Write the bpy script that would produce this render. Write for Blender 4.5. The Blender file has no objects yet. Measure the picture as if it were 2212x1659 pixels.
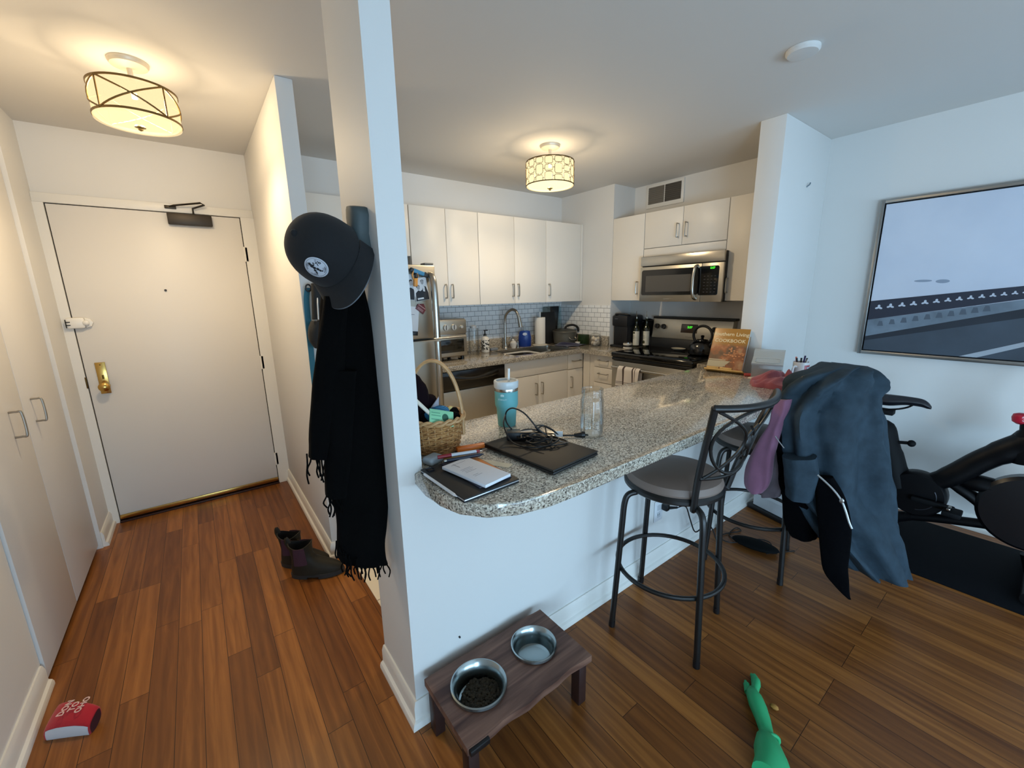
import bpy, bmesh, math, random
from mathutils import Vector, Matrix, noise
C = bpy.context.scene
PI = math.pi
rnd = random.Random(7)
sin, cos = math.sin, math.cos

# ------------------------------------------------------------------ camera
FPX = 895.9
YAW, PITCH, ROLL = 0.92541035, -0.21530345, -0.01868231
CAM = Vector((0, 0, 1.45))
_f = Vector((cos(YAW)*cos(PITCH), sin(YAW)*cos(PITCH), sin(PITCH)))
_r = Vector((sin(YAW), -cos(YAW), 0)); _u = _r.cross(_f)
RT = cos(ROLL)*_r + sin(ROLL)*_u
UP = -sin(ROLL)*_r + cos(ROLL)*_u
cd = bpy.data.cameras.new('camera'); cam = bpy.data.objects.new('camera', cd)
C.collection.objects.link(cam); C.camera = cam
cam.matrix_world = Matrix(((RT.x, UP.x, -_f.x, CAM.x), (RT.y, UP.y, -_f.y, CAM.y), (RT.z, UP.z, -_f.z, CAM.z), (0, 0, 0, 1)))
cd.sensor_fit = 'HORIZONTAL'; cd.sensor_width = 36; cd.lens = FPX/2212*36; cd.clip_start = 0.02

def ray(px, py):
    return RT*((px-1106)/FPX) - UP*((py-829.5)/FPX) + _f
def at(px, py, x=None, y=None, z=None):
    "a measured point of the photograph on a known plane of the room"
    d = ray(px, py)
    t = x/d.x if x is not None else (y/d.y if y is not None else (z-CAM.z)/d.z)
    return CAM + d*t

# --------------------------------------------------------------- materials
def lin(h):
    h = h.lstrip('#'); v = [int(h[i:i+2], 16)/255 for i in (0, 2, 4)]
    return tuple((c/12.92 if c <= .04045 else ((c+.055)/1.055)**2.4) for c in v) + (1,)
def mat(name, col, rough=.5, metal=0, spec=.5, bump=0, bscale=200, emit=None, estr=0, coat=0, trans=0, sheen=0, var=0, vscale=8):
    m = bpy.data.materials.new(name); m.use_nodes = True
    n = m.node_tree.nodes; l = m.node_tree.links; b = n['Principled BSDF']
    b.inputs['Base Color'].default_value = lin(col); b.inputs['Roughness'].default_value = rough
    b.inputs['Metallic'].default_value = metal; b.inputs['Specular IOR Level'].default_value = spec
    b.inputs['Coat Weight'].default_value = coat; b.inputs['Coat Roughness'].default_value = .08
    b.inputs['Transmission Weight'].default_value = trans
    b.inputs['Sheen Weight'].default_value = sheen
    if emit: b.inputs['Emission Color'].default_value = lin(emit); b.inputs['Emission Strength'].default_value = estr
    tc = n.new('ShaderNodeTexCoord')
    if bump or var:
        t = n.new('ShaderNodeTexNoise'); t.inputs['Scale'].default_value = bscale; t.inputs['Detail'].default_value = 4
        l.new(tc.outputs['Object'], t.inputs['Vector'])
    if bump:
        bp = n.new('ShaderNodeBump'); bp.inputs['Strength'].default_value = bump; bp.inputs['Distance'].default_value = .002
        l.new(t.outputs['Fac'], bp.inputs['Height']); l.new(bp.outputs['Normal'], b.inputs['Normal'])
    if var:
        t2 = n.new('ShaderNodeTexNoise'); t2.inputs['Scale'].default_value = vscale; t2.inputs['Detail'].default_value = 5
        l.new(tc.outputs['Object'], t2.inputs['Vector'])
        r = n.new('ShaderNodeValToRGB'); a = lin(col)
        r.color_ramp.elements[0].position = .3; r.color_ramp.elements[1].position = .7
        r.color_ramp.elements[0].color = tuple(c*(1-var) for c in a[:3])+(1,)
        r.color_ramp.elements[1].color = tuple(min(1, c*(1+var)) for c in a[:3])+(1,)
        l.new(t2.outputs['Fac'], r.inputs['Fac']); l.new(r.outputs['Color'], b.inputs['Base Color'])
    return m
def nodes(m): return m.node_tree.nodes, m.node_tree.links, m.node_tree.nodes['Principled BSDF']

# ------------------------------------------------------------------ meshes
class MB:
    "collects shapes into one mesh"
    def __init__(s): s.b = bmesh.new()
    def _bev(s, vs, w, seg=2):
        es = list({e for v in vs for e in v.link_edges})
        bmesh.ops.bevel(s.b, geom=es, offset=w, segments=seg, profile=.5, affect='EDGES')
    def box(s, x0, x1, y0, y1, z0, z1, bev=0, M=None, seg=2):
        r = bmesh.ops.create_cube(s.b, size=1); vs = r['verts']
        for v in vs:
            v.co = Vector(((x0+x1)/2+v.co.x*(x1-x0), (y0+y1)/2+v.co.y*(y1-y0), (z0+z1)/2+v.co.z*(z1-z0)))
        if bev:
            old = set(s.b.verts)-set(vs); s._bev(vs, bev, seg)
            vs = [v for v in s.b.verts if v not in old]
        if M is not None:
            for v in vs: v.co = M @ v.co
        return s
    def prism(s, pts, z0, z1, bev=0, M=None, seg=2):
        old = set(s.b.verts)
        lo = [s.b.verts.new((p[0], p[1], z0)) for p in pts]; hi = [s.b.verts.new((p[0], p[1], z1)) for p in pts]
        n = len(pts)
        fs = [s.b.faces.new(lo[::-1]), s.b.faces.new(hi)]
        for i in range(n): s.b.faces.new((lo[i], lo[(i+1) % n], hi[(i+1) % n], hi[i]))
        if bev:
            es = list({e for f in fs for e in f.edges})
            bmesh.ops.bevel(s.b, geom=es, offset=bev, segments=seg, profile=.5, affect='EDGES')
        if M is not None:
            for v in s.b.verts:
                if v not in old: v.co = M @ v.co
        return s
    def rings(s, rs, cap=(True, True), closed=True):
        "loft through rings of equal length"
        L = [[s.b.verts.new(p) for p in r] for r in rs]
        n = len(L[0])
        for a, b in zip(L, L[1:]):
            for i in range(n if closed else n-1):
                j = (i+1) % n
                try: s.b.faces.new((a[i], a[j], b[j], b[i]))
                except ValueError: pass
        if closed and cap[0]: s.b.faces.new(L[0][::-1])
        if closed and cap[1]: s.b.faces.new(L[-1])
        return s
    def lathe(s, prof, c=(0, 0, 0), n=28, M=None, sx=1, sy=1, cap=(True, True)):
        rs = []
        for r, z in prof:
            ring = [Vector((c[0]+r*sx*cos(2*PI*i/n), c[1]+r*sy*sin(2*PI*i/n), c[2]+z)) for i in range(n)]
            if M is not None: ring = [M @ p for p in ring]
            rs.append(ring)
        return s.rings(rs, cap)
    def cyl(s, p0, p1, r0, r1=None, n=16, cap=True):
        p0 = Vector(p0); p1 = Vector(p1); r1 = r0 if r1 is None else r1
        d = (p1-p0).normalized(); a = d.orthogonal().normalized(); b = d.cross(a)
        return s.rings([[p+(a*cos(2*PI*i/n)+b*sin(2*PI*i/n))*r for i in range(n)] for p, r in ((p0, r0), (p1, r1))], (cap, cap))
    def tube(s, pts, r, n=8, closed=False, sub=0, flat=None):
        pts = [Vector(p) for p in pts]
        if sub: pts = spline(pts, sub, closed)
        rs = r if isinstance(r, (list, tuple)) else [r]*len(pts)
        if len(rs) != len(pts): rs = [rs[min(len(rs)-1, int(i*len(rs)/len(pts)))] for i in range(len(pts))]
        N = len(pts); rings = []; a = None
        for i, p in enumerate(pts):
            if closed: d = pts[(i+1) % N]-pts[i-1]
            else: d = pts[min(i+1, N-1)]-pts[max(i-1, 0)]
            d = d.normalized() if d.length > 1e-9 else Vector((0, 0, 1))
            if a is None: a = d.orthogonal().normalized()
            a = (a-d*a.dot(d)); a = a.normalized() if a.length > 1e-6 else d.orthogonal().normalized()
            b = d.cross(a); fl = flat or 1
            rings.append([p+(a*cos(2*PI*k/n)+b*sin(2*PI*k/n)*fl)*rs[i] for k in range(n)])
        if closed: rings.append(rings[0])
        s.rings(rings, (not closed, not closed))
        return s
    def ball(s, c, r, n=16, m=10, M=None):
        r = (r, r, r) if not isinstance(r, (list, tuple)) else r
        rs = []
        for j in range(1, m):
            t = PI*j/m
            rs.append([Vector((r[0]*sin(t)*cos(2*PI*i/n), r[1]*sin(t)*sin(2*PI*i/n), -r[2]*cos(t))) for i in range(n)])
        rs = [[Vector((0, 0, -r[2]))*.999+p*.02 for p in rs[0]]]+rs+[[Vector((0, 0, r[2]))*.999+p*.02 for p in rs[-1]]]
        c = Vector(c)
        rs = [[(M @ p if M is not None else p)+c for p in q] for q in rs]
        return s.rings(rs)
    def grid(s, f, nu, nv, thick=0):
        "surface f(u,v), optional thickness along the surface normal"
        P = [[Vector(f(i/nu, j/nv)) for j in range(nv+1)] for i in range(nu+1)]
        V = [[s.b.verts.new(p) for p in row] for row in P]
        for i in range(nu):
            for j in range(nv):
                s.b.faces.new((V[i][j], V[i+1][j], V[i+1][j+1], V[i][j+1]))
        if thick:
            W = []
            for i in range(nu+1):
                row = []
                for j in range(nv+1):
                    du = P[min(i+1, nu)][j]-P[max(i-1, 0)][j]; dv = P[i][min(j+1, nv)]-P[i][max(j-1, 0)]
                    nn = du.cross(dv); nn = nn.normalized() if nn.length > 1e-12 else Vector((0, 0, 1))
                    row.append(s.b.verts.new(P[i][j]-nn*thick))
                W.append(row)
            for i in range(nu):
                for j in range(nv):
                    s.b.faces.new((W[i][j], W[i][j+1], W[i+1][j+1], W[i+1][j]))
            def q(a, b):
                s.b.faces.new((V[a[0]][a[1]], W[a[0]][a[1]], W[b[0]][b[1]], V[b[0]][b[1]]))
            for i in range(nu): q((i, 0), (i+1, 0)); q((i+1, nv), (i, nv))
            for j in range(nv): q((0, j+1), (0, j)); q((nu, j), (nu, j+1))
        return s
    def text(s, txt, size, M, depth=.0006, align='CENTER', fn=None, bold=0):
        c = bpy.data.curves.new('lettering', 'FONT'); c.body = txt; c.size = size; c.extrude = depth; c.offset = bold
        c.align_x = align; c.align_y = 'CENTER'; c.resolution_u = 2
        o = bpy.data.objects.new('lettering', c); C.collection.objects.link(o)
        dg = bpy.context.evaluated_depsgraph_get(); me = bpy.data.meshes.new_from_object(o.evaluated_get(dg))
        bpy.data.objects.remove(o); bpy.data.curves.remove(c)
        off = len(s.b.verts); vs = []
        for v in me.vertices:
            p = fn(v.co) if fn else M @ v.co
            vs.append(s.b.verts.new(p))
        for f in me.polygons:
            try: s.b.faces.new([vs[i] for i in f.vertices])
            except ValueError: pass
        bpy.data.meshes.remove(me); return s
def spline(pts, sub, closed=False):
    out = []; N = len(pts)
    for i in range(N if closed else N-1):
        g = lambda k: pts[k % N] if closed else pts[max(0, min(N-1, k))]
        p0, p1, p2, p3 = g(i-1), g(i), g(i+1), g(i+2)
        for k in range(sub):
            t = k/sub
            out.append(.5*((2*p1)+(p2-p0)*t+(2*p0-5*p1+4*p2-p3)*t*t+(3*p1-p0-3*p2+p3)*t**3))
    if not closed: out.append(pts[-1])
    return out
def wloc(o):
    v = Vector((0, 0, 0))
    while o: v += o.location; o = o.parent
    return v
def obj(name, mb, m, parent=None, local=False, smooth=35, sub=0, solid=0):
    "link the collected shapes as ONE mesh object; coordinates are world ones unless local"
    me = bpy.data.meshes.new(name)
    if parent and not local:
        w = wloc(parent)
        for v in mb.b.verts: v.co -= w
    bmesh.ops.recalc_face_normals(mb.b, faces=mb.b.faces[:])
    mb.b.to_mesh(me); mb.b.free()
    for x in (m if isinstance(m, (list, tuple)) else [m]): me.materials.append(x)
    if smooth:
        for p in me.polygons: p.use_smooth = True
        me.set_sharp_from_angle(angle=math.radians(smooth))
    o = bpy.data.objects.new(name, me); C.collection.objects.link(o)
    if parent: o.parent = parent
    if sub:
        md = o.modifiers.new('smooth', 'SUBSURF'); md.levels = sub; md.render_levels = sub
    return o
def tag(o, label, cat, group=None, kind=None):
    o['label'] = label; o['category'] = cat
    if group: o['group'] = group
    if kind: o['kind'] = kind
    return o
def thing(name, label, cat, loc=(0, 0, 0), rotz=0, group=None):
    o = bpy.data.objects.new(name, None); C.collection.objects.link(o)
    o.location = loc; o.rotation_euler = (0, 0, rotz); o.empty_display_size = .05
    return tag(o, label, cat, group)
def struct(name, mb, m, parent=None, **k):
    o = obj(name, mb, m, parent, **k)
    if not parent: o['kind'] = 'structure'
    return o
def dup(root, loc, rotz, label, group=None):
    r = root.copy(); C.collection.objects.link(r); r.location = loc; r.rotation_euler = (0, 0, rotz); r['label'] = label
    if group: r['group'] = group
    def rec(a, b):
        for ch in list(a.children):
            c = ch.copy(); C.collection.objects.link(c); c.parent = b; rec(ch, c)
    rec(root, r)
    return r
def frame(o, x, y, z):
    "matrix from three axes and an origin"
    return Matrix(((x[0], y[0], z[0], o[0]), (x[1], y[1], z[1], o[1]), (x[2], y[2], z[2], o[2]), (0, 0, 0, 1)))
def rot(deg, loc=(0, 0, 0), axis='Z'):
    return Matrix.Translation(loc) @ Matrix.Rotation(math.radians(deg), 4, axis)
# ---------------------------------------------------------- shared materials
WALL = mat('wall paint', '#DCDAD6', .55, spec=.3, bump=.05, bscale=500)
CEIL = mat('ceiling paint', '#DAD7D2', .8, spec=.15, bump=.04, bscale=300)
TRIM = mat('trim paint', '#E4E1DA', .35, spec=.4)
DOORP = mat('door paint', '#DDD9D3', .4, spec=.4)
CABW = mat('white cabinet laminate', '#E6E0D6', .38, spec=.4)
NICK = mat('brushed nickel', '#A9A49A', .32, metal=1)
STEEL = mat('stainless steel', '#B4B0A8', .27, metal=1)
STEELB = mat('brushed steel panel', '#BDB7AA', .38, metal=1)
BRASS = mat('polished brass', '#C9A25A', .22, metal=1)
BLACKM = mat('black metal', '#0B0B0C', .35, spec=.5)
BLACKP = mat('black plastic', '#0E0E10', .4, spec=.5)
BLACKG = mat('black glass', '#050506', .06, spec=.6)
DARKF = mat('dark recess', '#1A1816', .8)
WHITEP = mat('white plastic', '#E8E6E0', .35, spec=.5)
def thin_glass(name, tint='#F4F8F8', ior=1.45, gain=1.0):
    "thin clear wall: lets light through, reflects by Fresnel"
    m = bpy.data.materials.new(name); m.use_nodes = True; n, l = m.node_tree.nodes, m.node_tree.links
    n.clear(); o = n.new('ShaderNodeOutputMaterial'); tr = n.new('ShaderNodeBsdfTransparent'); gl = n.new('ShaderNodeBsdfGlossy'); mx = n.new('ShaderNodeMixShader')
    fr = n.new('ShaderNodeFresnel'); fr.inputs['IOR'].default_value = ior
    mu = n.new('ShaderNodeMath'); mu.operation = 'MULTIPLY'; mu.inputs[1].default_value = gain; mu.use_clamp = True
    tr.inputs['Color'].default_value = lin(tint); gl.inputs['Roughness'].default_value = .03
    l.new(fr.outputs[0], mu.inputs[0]); l.new(mu.outputs[0], mx.inputs[0]); l.new(tr.outputs[0], mx.inputs[1]); l.new(gl.outputs[0], mx.inputs[2]); l.new(mx.outputs[0], o.inputs['Surface'])
    return m
GLASS = thin_glass('clear glass', '#FCFDFD', 1.45, .45)
WATER = thin_glass('water', '#FAFCFC', 1.33, .6)

def wood_floor():
    m = mat('oak plank floor', '#8A5028', .32, spec=.32); n, l, b = nodes(m)
    tc = n.new('ShaderNodeTexCoord'); mp = n.new('ShaderNodeMapping')
    mp.inputs['Rotation'].default_value = (0, 0, PI/2); mp.inputs['Location'].default_value = (.31, .0062, 0)
    l.new(tc.outputs['Object'], mp.inputs['Vector'])
    br = n.new('ShaderNodeTexBrick')
    br.offset = .41; br.offset_frequency = 3; br.squash = 1.25; br.squash_frequency = 2
    br.inputs['Color1'].default_value = (0, 0, 0, 1); br.inputs['Color2'].default_value = (1, 1, 1, 1)
    br.inputs['Mortar'].default_value = (.5, .5, .5, 1)
    br.inputs['Scale'].default_value = 1; br.inputs['Mortar Size'].default_value = .0011; br.inputs['Mortar Smooth'].default_value = .3
    br.inputs['Brick Width'].default_value = .78; br.inputs['Row Height'].default_value = .083
    l.new(mp.outputs['Vector'], br.inputs['Vector'])
    # grain, stretched along the planks and shifted per plank
    sep = n.new('ShaderNodeSeparateColor'); l.new(br.outputs['Color'], sep.inputs['Color'])
    mg = n.new('ShaderNodeMapping'); mg.inputs['Scale'].default_value = (26, 1.6, 1); l.new(tc.outputs['Object'], mg.inputs['Vector'])
    cb = n.new('ShaderNodeCombineXYZ'); mul = n.new('ShaderNodeMath'); mul.operation = 'MULTIPLY'; mul.inputs[1].default_value = 37
    l.new(sep.outputs[0], mul.inputs[0]); l.new(mul.outputs[0], cb.inputs['Y']); l.new(mul.outputs[0], cb.inputs['Z'])
    ad = n.new('ShaderNodeVectorMath'); ad.operation = 'ADD'; l.new(mg.outputs['Vector'], ad.inputs[0]); l.new(cb.outputs['Vector'], ad.inputs[1])
    g = n.new('ShaderNodeTexNoise'); g.inputs['Scale'].default_value = 1.6; g.inputs['Detail'].default_value = 7; g.inputs['Distortion'].default_value = 1.1
    l.new(ad.outputs['Vector'], g.inputs['Vector'])
    w = n.new('ShaderNodeTexWave'); w.inputs['Scale'].default_value = .3; w.inputs['Distortion'].default_value = 7; w.inputs['Detail'].default_value = 3; w.inputs['Detail Scale'].default_value = .9
    l.new(ad.outputs['Vector'], w.inputs['Vector'])
    mx = n.new('ShaderNodeMix'); mx.data_type = 'FLOAT'; mx.inputs[0].default_value = .16
    l.new(g.outputs['Fac'], mx.inputs[2]); l.new(w.outputs['Fac'], mx.inputs[3])
    m2 = n.new('ShaderNodeMix'); m2.data_type = 'FLOAT'; m2.inputs[0].default_value = .3
    l.new(mx.outputs[0], m2.inputs[2]); l.new(sep.outputs[0], m2.inputs[3])
    r = n.new('ShaderNodeValToRGB'); e = r.color_ramp.elements
    e[0].position = .22; e[0].color = lin('#5E3519'); e[1].position = .78; e[1].color = lin('#A66A33')
    k = e.new(.5); k.color = lin('#7F4D23')
    l.new(m2.outputs[0], r.inputs['Fac'])
    mm = n.new('ShaderNodeMix'); mm.data_type = 'RGBA'; l.new(br.outputs['Fac'], mm.inputs[0])
    l.new(r.outputs['Color'], mm.inputs[6]); mm.inputs[7].default_value = lin('#2A1508')
    l.new(mm.outputs[2], b.inputs['Base Color'])
    bp = n.new('ShaderNodeBump'); bp.inputs['Strength'].default_value = .12; bp.inputs['Distance'].default_value = .002
    l.new(m2.outputs[0], bp.inputs['Height']); l.new(bp.outputs['Normal'], b.inputs['Normal'])
    return m
FLOORW = wood_floor()

def granite():
    m = mat('speckled granite laminate', '#8C867C', .12, spec=.8, coat=.5); n, l, b = nodes(m)
    tc = n.new('ShaderNodeTexCoord')
    v = n.new('ShaderNodeTexVoronoi'); v.inputs['Scale'].default_value = 250; l.new(tc.outputs['Object'], v.inputs['Vector'])
    s = n.new('ShaderNodeSeparateColor'); l.new(v.outputs['Color'], s.inputs['Color'])
    v2 = n.new('ShaderNodeTexNoise'); v2.inputs['Scale'].default_value = 150; v2.inputs['Detail'].default_value = 2; l.new(tc.outputs['Object'], v2.inputs['Vector'])
    mx = n.new('ShaderNodeMix'); mx.data_type = 'FLOAT'; mx.inputs[0].default_value = .45
    l.new(s.outputs[0], mx.inputs[2]); l.new(v2.outputs['Fac'], mx.inputs[3])
    r = n.new('ShaderNodeValToRGB'); r.color_ramp.interpolation = 'LINEAR'; e = r.color_ramp.elements
    e[0].position = .22; e[0].color = lin('#35322F'); e[1].position = .84; e[1].color = lin('#DDD5C6')
    for p, c in ((.33, '#857C70'), (.5, '#A59B8B'), (.64, '#C2B8A6')):
        k = e.new(p); k.color = lin(c)
    l.new(mx.outputs[0], r.inputs['Fac']); l.new(r.outputs['Color'], b.inputs['Base Color'])
    return m
GRANITE = granite()

def tiles(name, axis, bw, rh, mort, c1, c2, cm, rough=.2, off=.5):
    m = mat(name, c1, rough); n, l, b = nodes(m)
    tc = n.new('ShaderNodeTexCoord'); sp = n.new('ShaderNodeSeparateXYZ'); cb = n.new('ShaderNodeCombineXYZ')
    l.new(tc.outputs['Object'], sp.inputs[0])
    a = {'y': ('X', 'Z'), 'x': ('Y', 'Z'), 'z': ('X', 'Y')}[axis]
    l.new(sp.outputs[a[0]], cb.inputs['X']); l.new(sp.outputs[a[1]], cb.inputs['Y'])
    br = n.new('ShaderNodeTexBrick'); br.offset = off
    br.inputs['Color1'].default_value = lin(c1); br.inputs['Color2'].default_value = lin(c2); br.inputs['Mortar'].default_value = lin(cm)
    br.inputs['Scale'].default_value = 1; br.inputs['Mortar Size'].default_value = mort
    br.inputs['Brick Width'].default_value = bw; br.inputs['Row Height'].default_value = rh
    l.new(cb.outputs[0], br.inputs['Vector']); l.new(br.outputs['Color'], b.inputs['Base Color'])
    bp = n.new('ShaderNodeBump'); bp.invert = True; bp.inputs['Strength'].default_value = .4; bp.inputs['Distance'].default_value = .002
    l.new(br.outputs['Fac'], bp.inputs['Height']); l.new(bp.outputs['Normal'], b.inputs['Normal'])
    return m
SUBX = tiles('subway tile on sink wall', 'y', .082, .046, .0022, '#F2F3F3', '#E9EBEC', '#8E9295')
SUBY = tiles('subway tile on corner wall', 'x', .082, .046, .0022, '#F2F3F3', '#E9EBEC', '#8E9295')
CREAM = tiles('cream floor tile', 'z', .3, .3, .003, '#F2E7D4', '#EEE2CC', '#A79B87', .3, 0)

def grain(name, dark, light, axis='X', sc=9, rough=.4):
    m = mat(name, dark, rough, spec=.4); n, l, b = nodes(m)
    tc = n.new('ShaderNodeTexCoord'); mp = n.new('ShaderNodeMapping')
    mp.inputs['Scale'].default_value = {'X': (1.2, 14, 14), 'Y': (14, 1.2, 14), 'Z': (14, 14, 1.2)}[axis]
    l.new(tc.outputs['Object'], mp.inputs['Vector'])
    t = n.new('ShaderNodeTexNoise'); t.inputs['Scale'].default_value = sc/4; t.inputs['Detail'].default_value = 6; t.inputs['Distortion'].default_value = .6
    l.new(mp.outputs['Vector'], t.inputs['Vector'])
    r = n.new('ShaderNodeValToRGB'); e = r.color_ramp.elements
    e[0].position = .32; e[0].color = lin(dark); e[1].position = .7; e[1].color = lin(light)
    l.new(t.outputs['Fac'], r.inputs['Fac']); l.new(r.outputs['Color'], b.inputs['Base Color'])
    return m

def shade_mat(name, col, strength, clear):
    "lamp fabric or glass that glows and lets part of the bulb light through"
    m = bpy.data.materials.new(name); m.use_nodes = True; n, l = m.node_tree.nodes, m.node_tree.links
    n.clear(); o = n.new('ShaderNodeOutputMaterial'); em = n.new('ShaderNodeEmission'); tr = n.new('ShaderNodeBsdfTransparent'); mx = n.new('ShaderNodeMixShader')
    ns = n.new('ShaderNodeTexNoise'); ns.inputs['Scale'].default_value = 240; tc = n.new('ShaderNodeTexCoord'); l.new(tc.outputs['Object'], ns.inputs['Vector'])
    mr = n.new('ShaderNodeMapRange'); mr.inputs['To Min'].default_value = strength*.93; mr.inputs['To Max'].default_value = strength*1.07
    l.new(ns.outputs['Fac'], mr.inputs['Value']); l.new(mr.outputs[0], em.inputs['Strength'])
    em.inputs['Color'].default_value = lin(col); mx.inputs[0].default_value = clear
    l.new(em.outputs[0], mx.inputs[1]); l.new(tr.outputs[0], mx.inputs[2]); l.new(mx.outputs[0], o.inputs['Surface'])
    return m
# ------------------------------------------------------------------ the room
HC = 2.42
XR = 3.58
struct('floor', MB().box(-.8, 3.7, -4.1, 3.75, -.1, 0), FLOORW)
o = struct('floor', MB().box(.512, 3.58, 1.25, 3.41, .0005, .005), CREAM)
struct('ceiling', MB().box(-.8, 3.7, -4.1, 3.75, HC, HC+.1), CEIL)
LY0, LY1 = -3.2, -1.2
struct('wall_left', MB().box(-.8, -.66, -4.1, LY0, 0, HC).box(-.8, -.66, LY1, 2.16, 0, HC).box(-.8, -.66, LY0, LY1, 0, .1).box(-.8, -.66, LY0, LY1, 1.3, HC).box(-.8, -.70, 2.16, 3.275, 0, HC).box(-.8, -.632, 3.275, 3.75, 0, HC).box(-.8, -.66, 2.14, 3.3, 2.30, HC), WALL)
struct('wall_back', MB().box(-.632, .437, 3.63, 3.75, 0, HC), WALL)
struct('wall_hall', MB().box(.437, .512, 2.3, 3.75, 0, HC, .004), WALL)
struct('wall_kitchen', MB().box(.512, 3.7, 3.41, 3.75, 0, HC), WALL)
struct('wall_corner', MB().box(3.27, 3.58, 2.71, 3.41, 0, HC), WALL)
struct('wall_right', MB().box(XR, 3.7, -4.1, 3.41, 0, HC), WALL)
struct('wall_pilaster', MB().box(2.845, 3.58, 1.135, 1.275, 0, HC, .003), WALL)
struct('wall_peninsula', MB().box(.498, 2.845, 1.135, 1.25, 0, .874), WALL)
struct('wall_column', MB().box(.418, .498, 1.135, 1.43, 0, HC), WALL)
# wall behind the viewer with the window that gives the daylight
WX0, WX1, WZ0, WZ1 = -.55, 3.3, .08, 1.35
mb = MB()
mb.box(-.8, WX0, -4.1, -4.0, 0, HC).box(WX1, 3.7, -4.1, -4.0, 0, HC).box(WX0, WX1, -4.1, -4.0, 0, WZ0).box(WX0, WX1, -4.1, -4.0, WZ1, HC)
struct('wall_rear', mb, WALL)
mb = MB()
for a in (WX0, (WX0+WX1)/2-.02, WX1-.04): mb.box(a, a+.04, -4.08, -4.02, WZ0, WZ1)
for a in (WZ0, WZ1-.04): mb.box(WX0, WX1, -4.08, -4.02, a, a+.04)
struct('window_1', mb, TRIM)
mb = MB()
for a in (LY0, (LY0+LY1)/2-.02, LY1-.04): mb.box(-.76, -.70, a, a+.04, .1, 1.3)
for a in (.1, 1.26): mb.box(-.76, -.70, LY0, LY1, a, a+.04)
struct('added_side_window', mb, TRIM)  # frame of an added side window, made up to let in extra fill
# baseboards: flat board with a cap bead and a quarter round at the floor
def baseboard(name, pts, side, h=.095):
    "moulding swept along a floor line with mitred corners; side +1 = left of the path"
    P = [Vector((x, y, 0)) for x, y in pts]; N = len(P)
    prof = [(0, 0), (.026, 0), (.026, .012), (.022, .022), (.013, .028), (.013, h-.02), (.009, h-.008), (.006, h), (0, h)]
    rs = []
    for i in range(N):
        ds = []
        if i: ds.append((P[i]-P[i-1]).normalized())
        if i < N-1: ds.append((P[i+1]-P[i]).normalized())
        ns = [Vector((-d.y, d.x, 0))*side for d in ds]
        m = ns[0] if len(ns) == 1 else (ns[0]+ns[1])/(1+ns[0].dot(ns[1]))
        rs.append([P[i]+m*u+Vector((0, 0, w)) for u, w in prof])
    return struct(name, MB().rings(rs), TRIM, smooth=25)
baseboard('baseboard_left', [(-.66, -4), (-.66, 2.15)], -1)
baseboard('baseboard_back', [(-.632, 3.285), (-.632, 3.605)], -1)
baseboard('baseboard_hall', [(.437, 3.605), (.437, 2.3), (.512, 2.3)], -1)
baseboard('baseboard_column', [(.418, 1.43), (.418, 1.135), (3.58, 1.135), (3.58, -4)], -1)

# ------------------------------------------------------------ entrance door
d = MB().box(-.583, .352, 3.607, 3.628, .022, 1.998, .002)
door = struct('door_1', d, DOORP)
mb = MB().box(-.632, -.588, 3.6, 3.63, 0, 2.003).box(.357, .437, 3.6, 3.63, 0, 2.003).box(-.632, .437, 3.6, 3.63, 2.003, 2.055, .003)
struct('trim_1', mb, TRIM)
struct('door_gap_shade', MB().box(-.588, .357, 3.622, 3.631, 0, 2.003), DARKF)  # dark sheet behind the slab, paints the shade in the door gap
obj('sweep', MB().box(-.583, .352, 3.596, 3.612, .022, .05, .002).cyl((-.3, 3.595, .036), (-.3, 3.597, .036), .005).cyl((.1, 3.595, .036), (.1, 3.597, .036), .005), BRASS, door)
struct('trim_3', MB().box(-.588, .357, 3.585, 3.64, 0.0, .012, .003), mat('dark threshold', '#2B1512', .5))
obj('door_closer', MB().box(-.045, .19, 3.565, 3.607, 1.925, 1.995, .006), mat('dark bronze closer', '#3A342E', .45, metal=.6), door)
mb = MB().tube([(.095, 3.585, 1.99), (.095, 3.575, 2.03), (.16, 3.55, 2.055), (.14, 3.53, 2.062), (.0, 3.57, 2.04), (-.03, 3.597, 2.033)], .006, 6)
mb.box(-.05, .01, 3.588, 3.603, 2.022, 2.042, .003)
obj('closer_arm', mb, mat('dark arm metal', '#3B352D', .4, metal=.8), door)
for k, zz in enumerate((1.755, .976, .204)):
    obj('hinge', MB().cyl((.354, 3.6, zz-.05), (.354, 3.6, zz+.05), .006, n=10).box(.347, .372, 3.6, 3.604, zz-.048, zz+.048, .001), TRIM, door)
obj('peephole', MB().cyl((-.123, 3.6, 1.511), (-.123, 3.608, 1.511), .007), mat('dark peephole', '#3A2E24', .3, metal=.6), door)
mb = MB().box(-.612, -.53, 3.574, 3.602, 1.29, 1.355, .012)
mb.prism([(-.53, 1.292), (-.53, 1.353), (-.505, 1.345), (-.494, 1.322), (-.505, 1.3)], 3.586, 3.606, .004, M=Matrix(((1, 0, 0, 0), (0, 0, 1, 0), (0, 1, 0, 0), (0, 0, 0, 1))))
mb.ball((-.525, 3.576, 1.322), (.016, .01, .016))
g = obj('latch_guard', mb, WHITEP, door)
obj('latch_slot', MB().box(-.613, -.592, 3.572, 3.576, 1.327, 1.332).box(-.613, -.592, 3.572, 3.576, 1.309, 1.314).box(-.613, -.609, 3.572, 3.576, 1.295, 1.345), DARKF, g)
pl = obj('lock_plate', MB().box(-.535, -.487, 3.6, 3.608, .876, 1.075, .002), BRASS, door)
M = Matrix(((1, 0, 0, -.508), (0, 0, -1, 3.602), (0, 1, 0, .925), (0, 0, 0, 1)))
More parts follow.
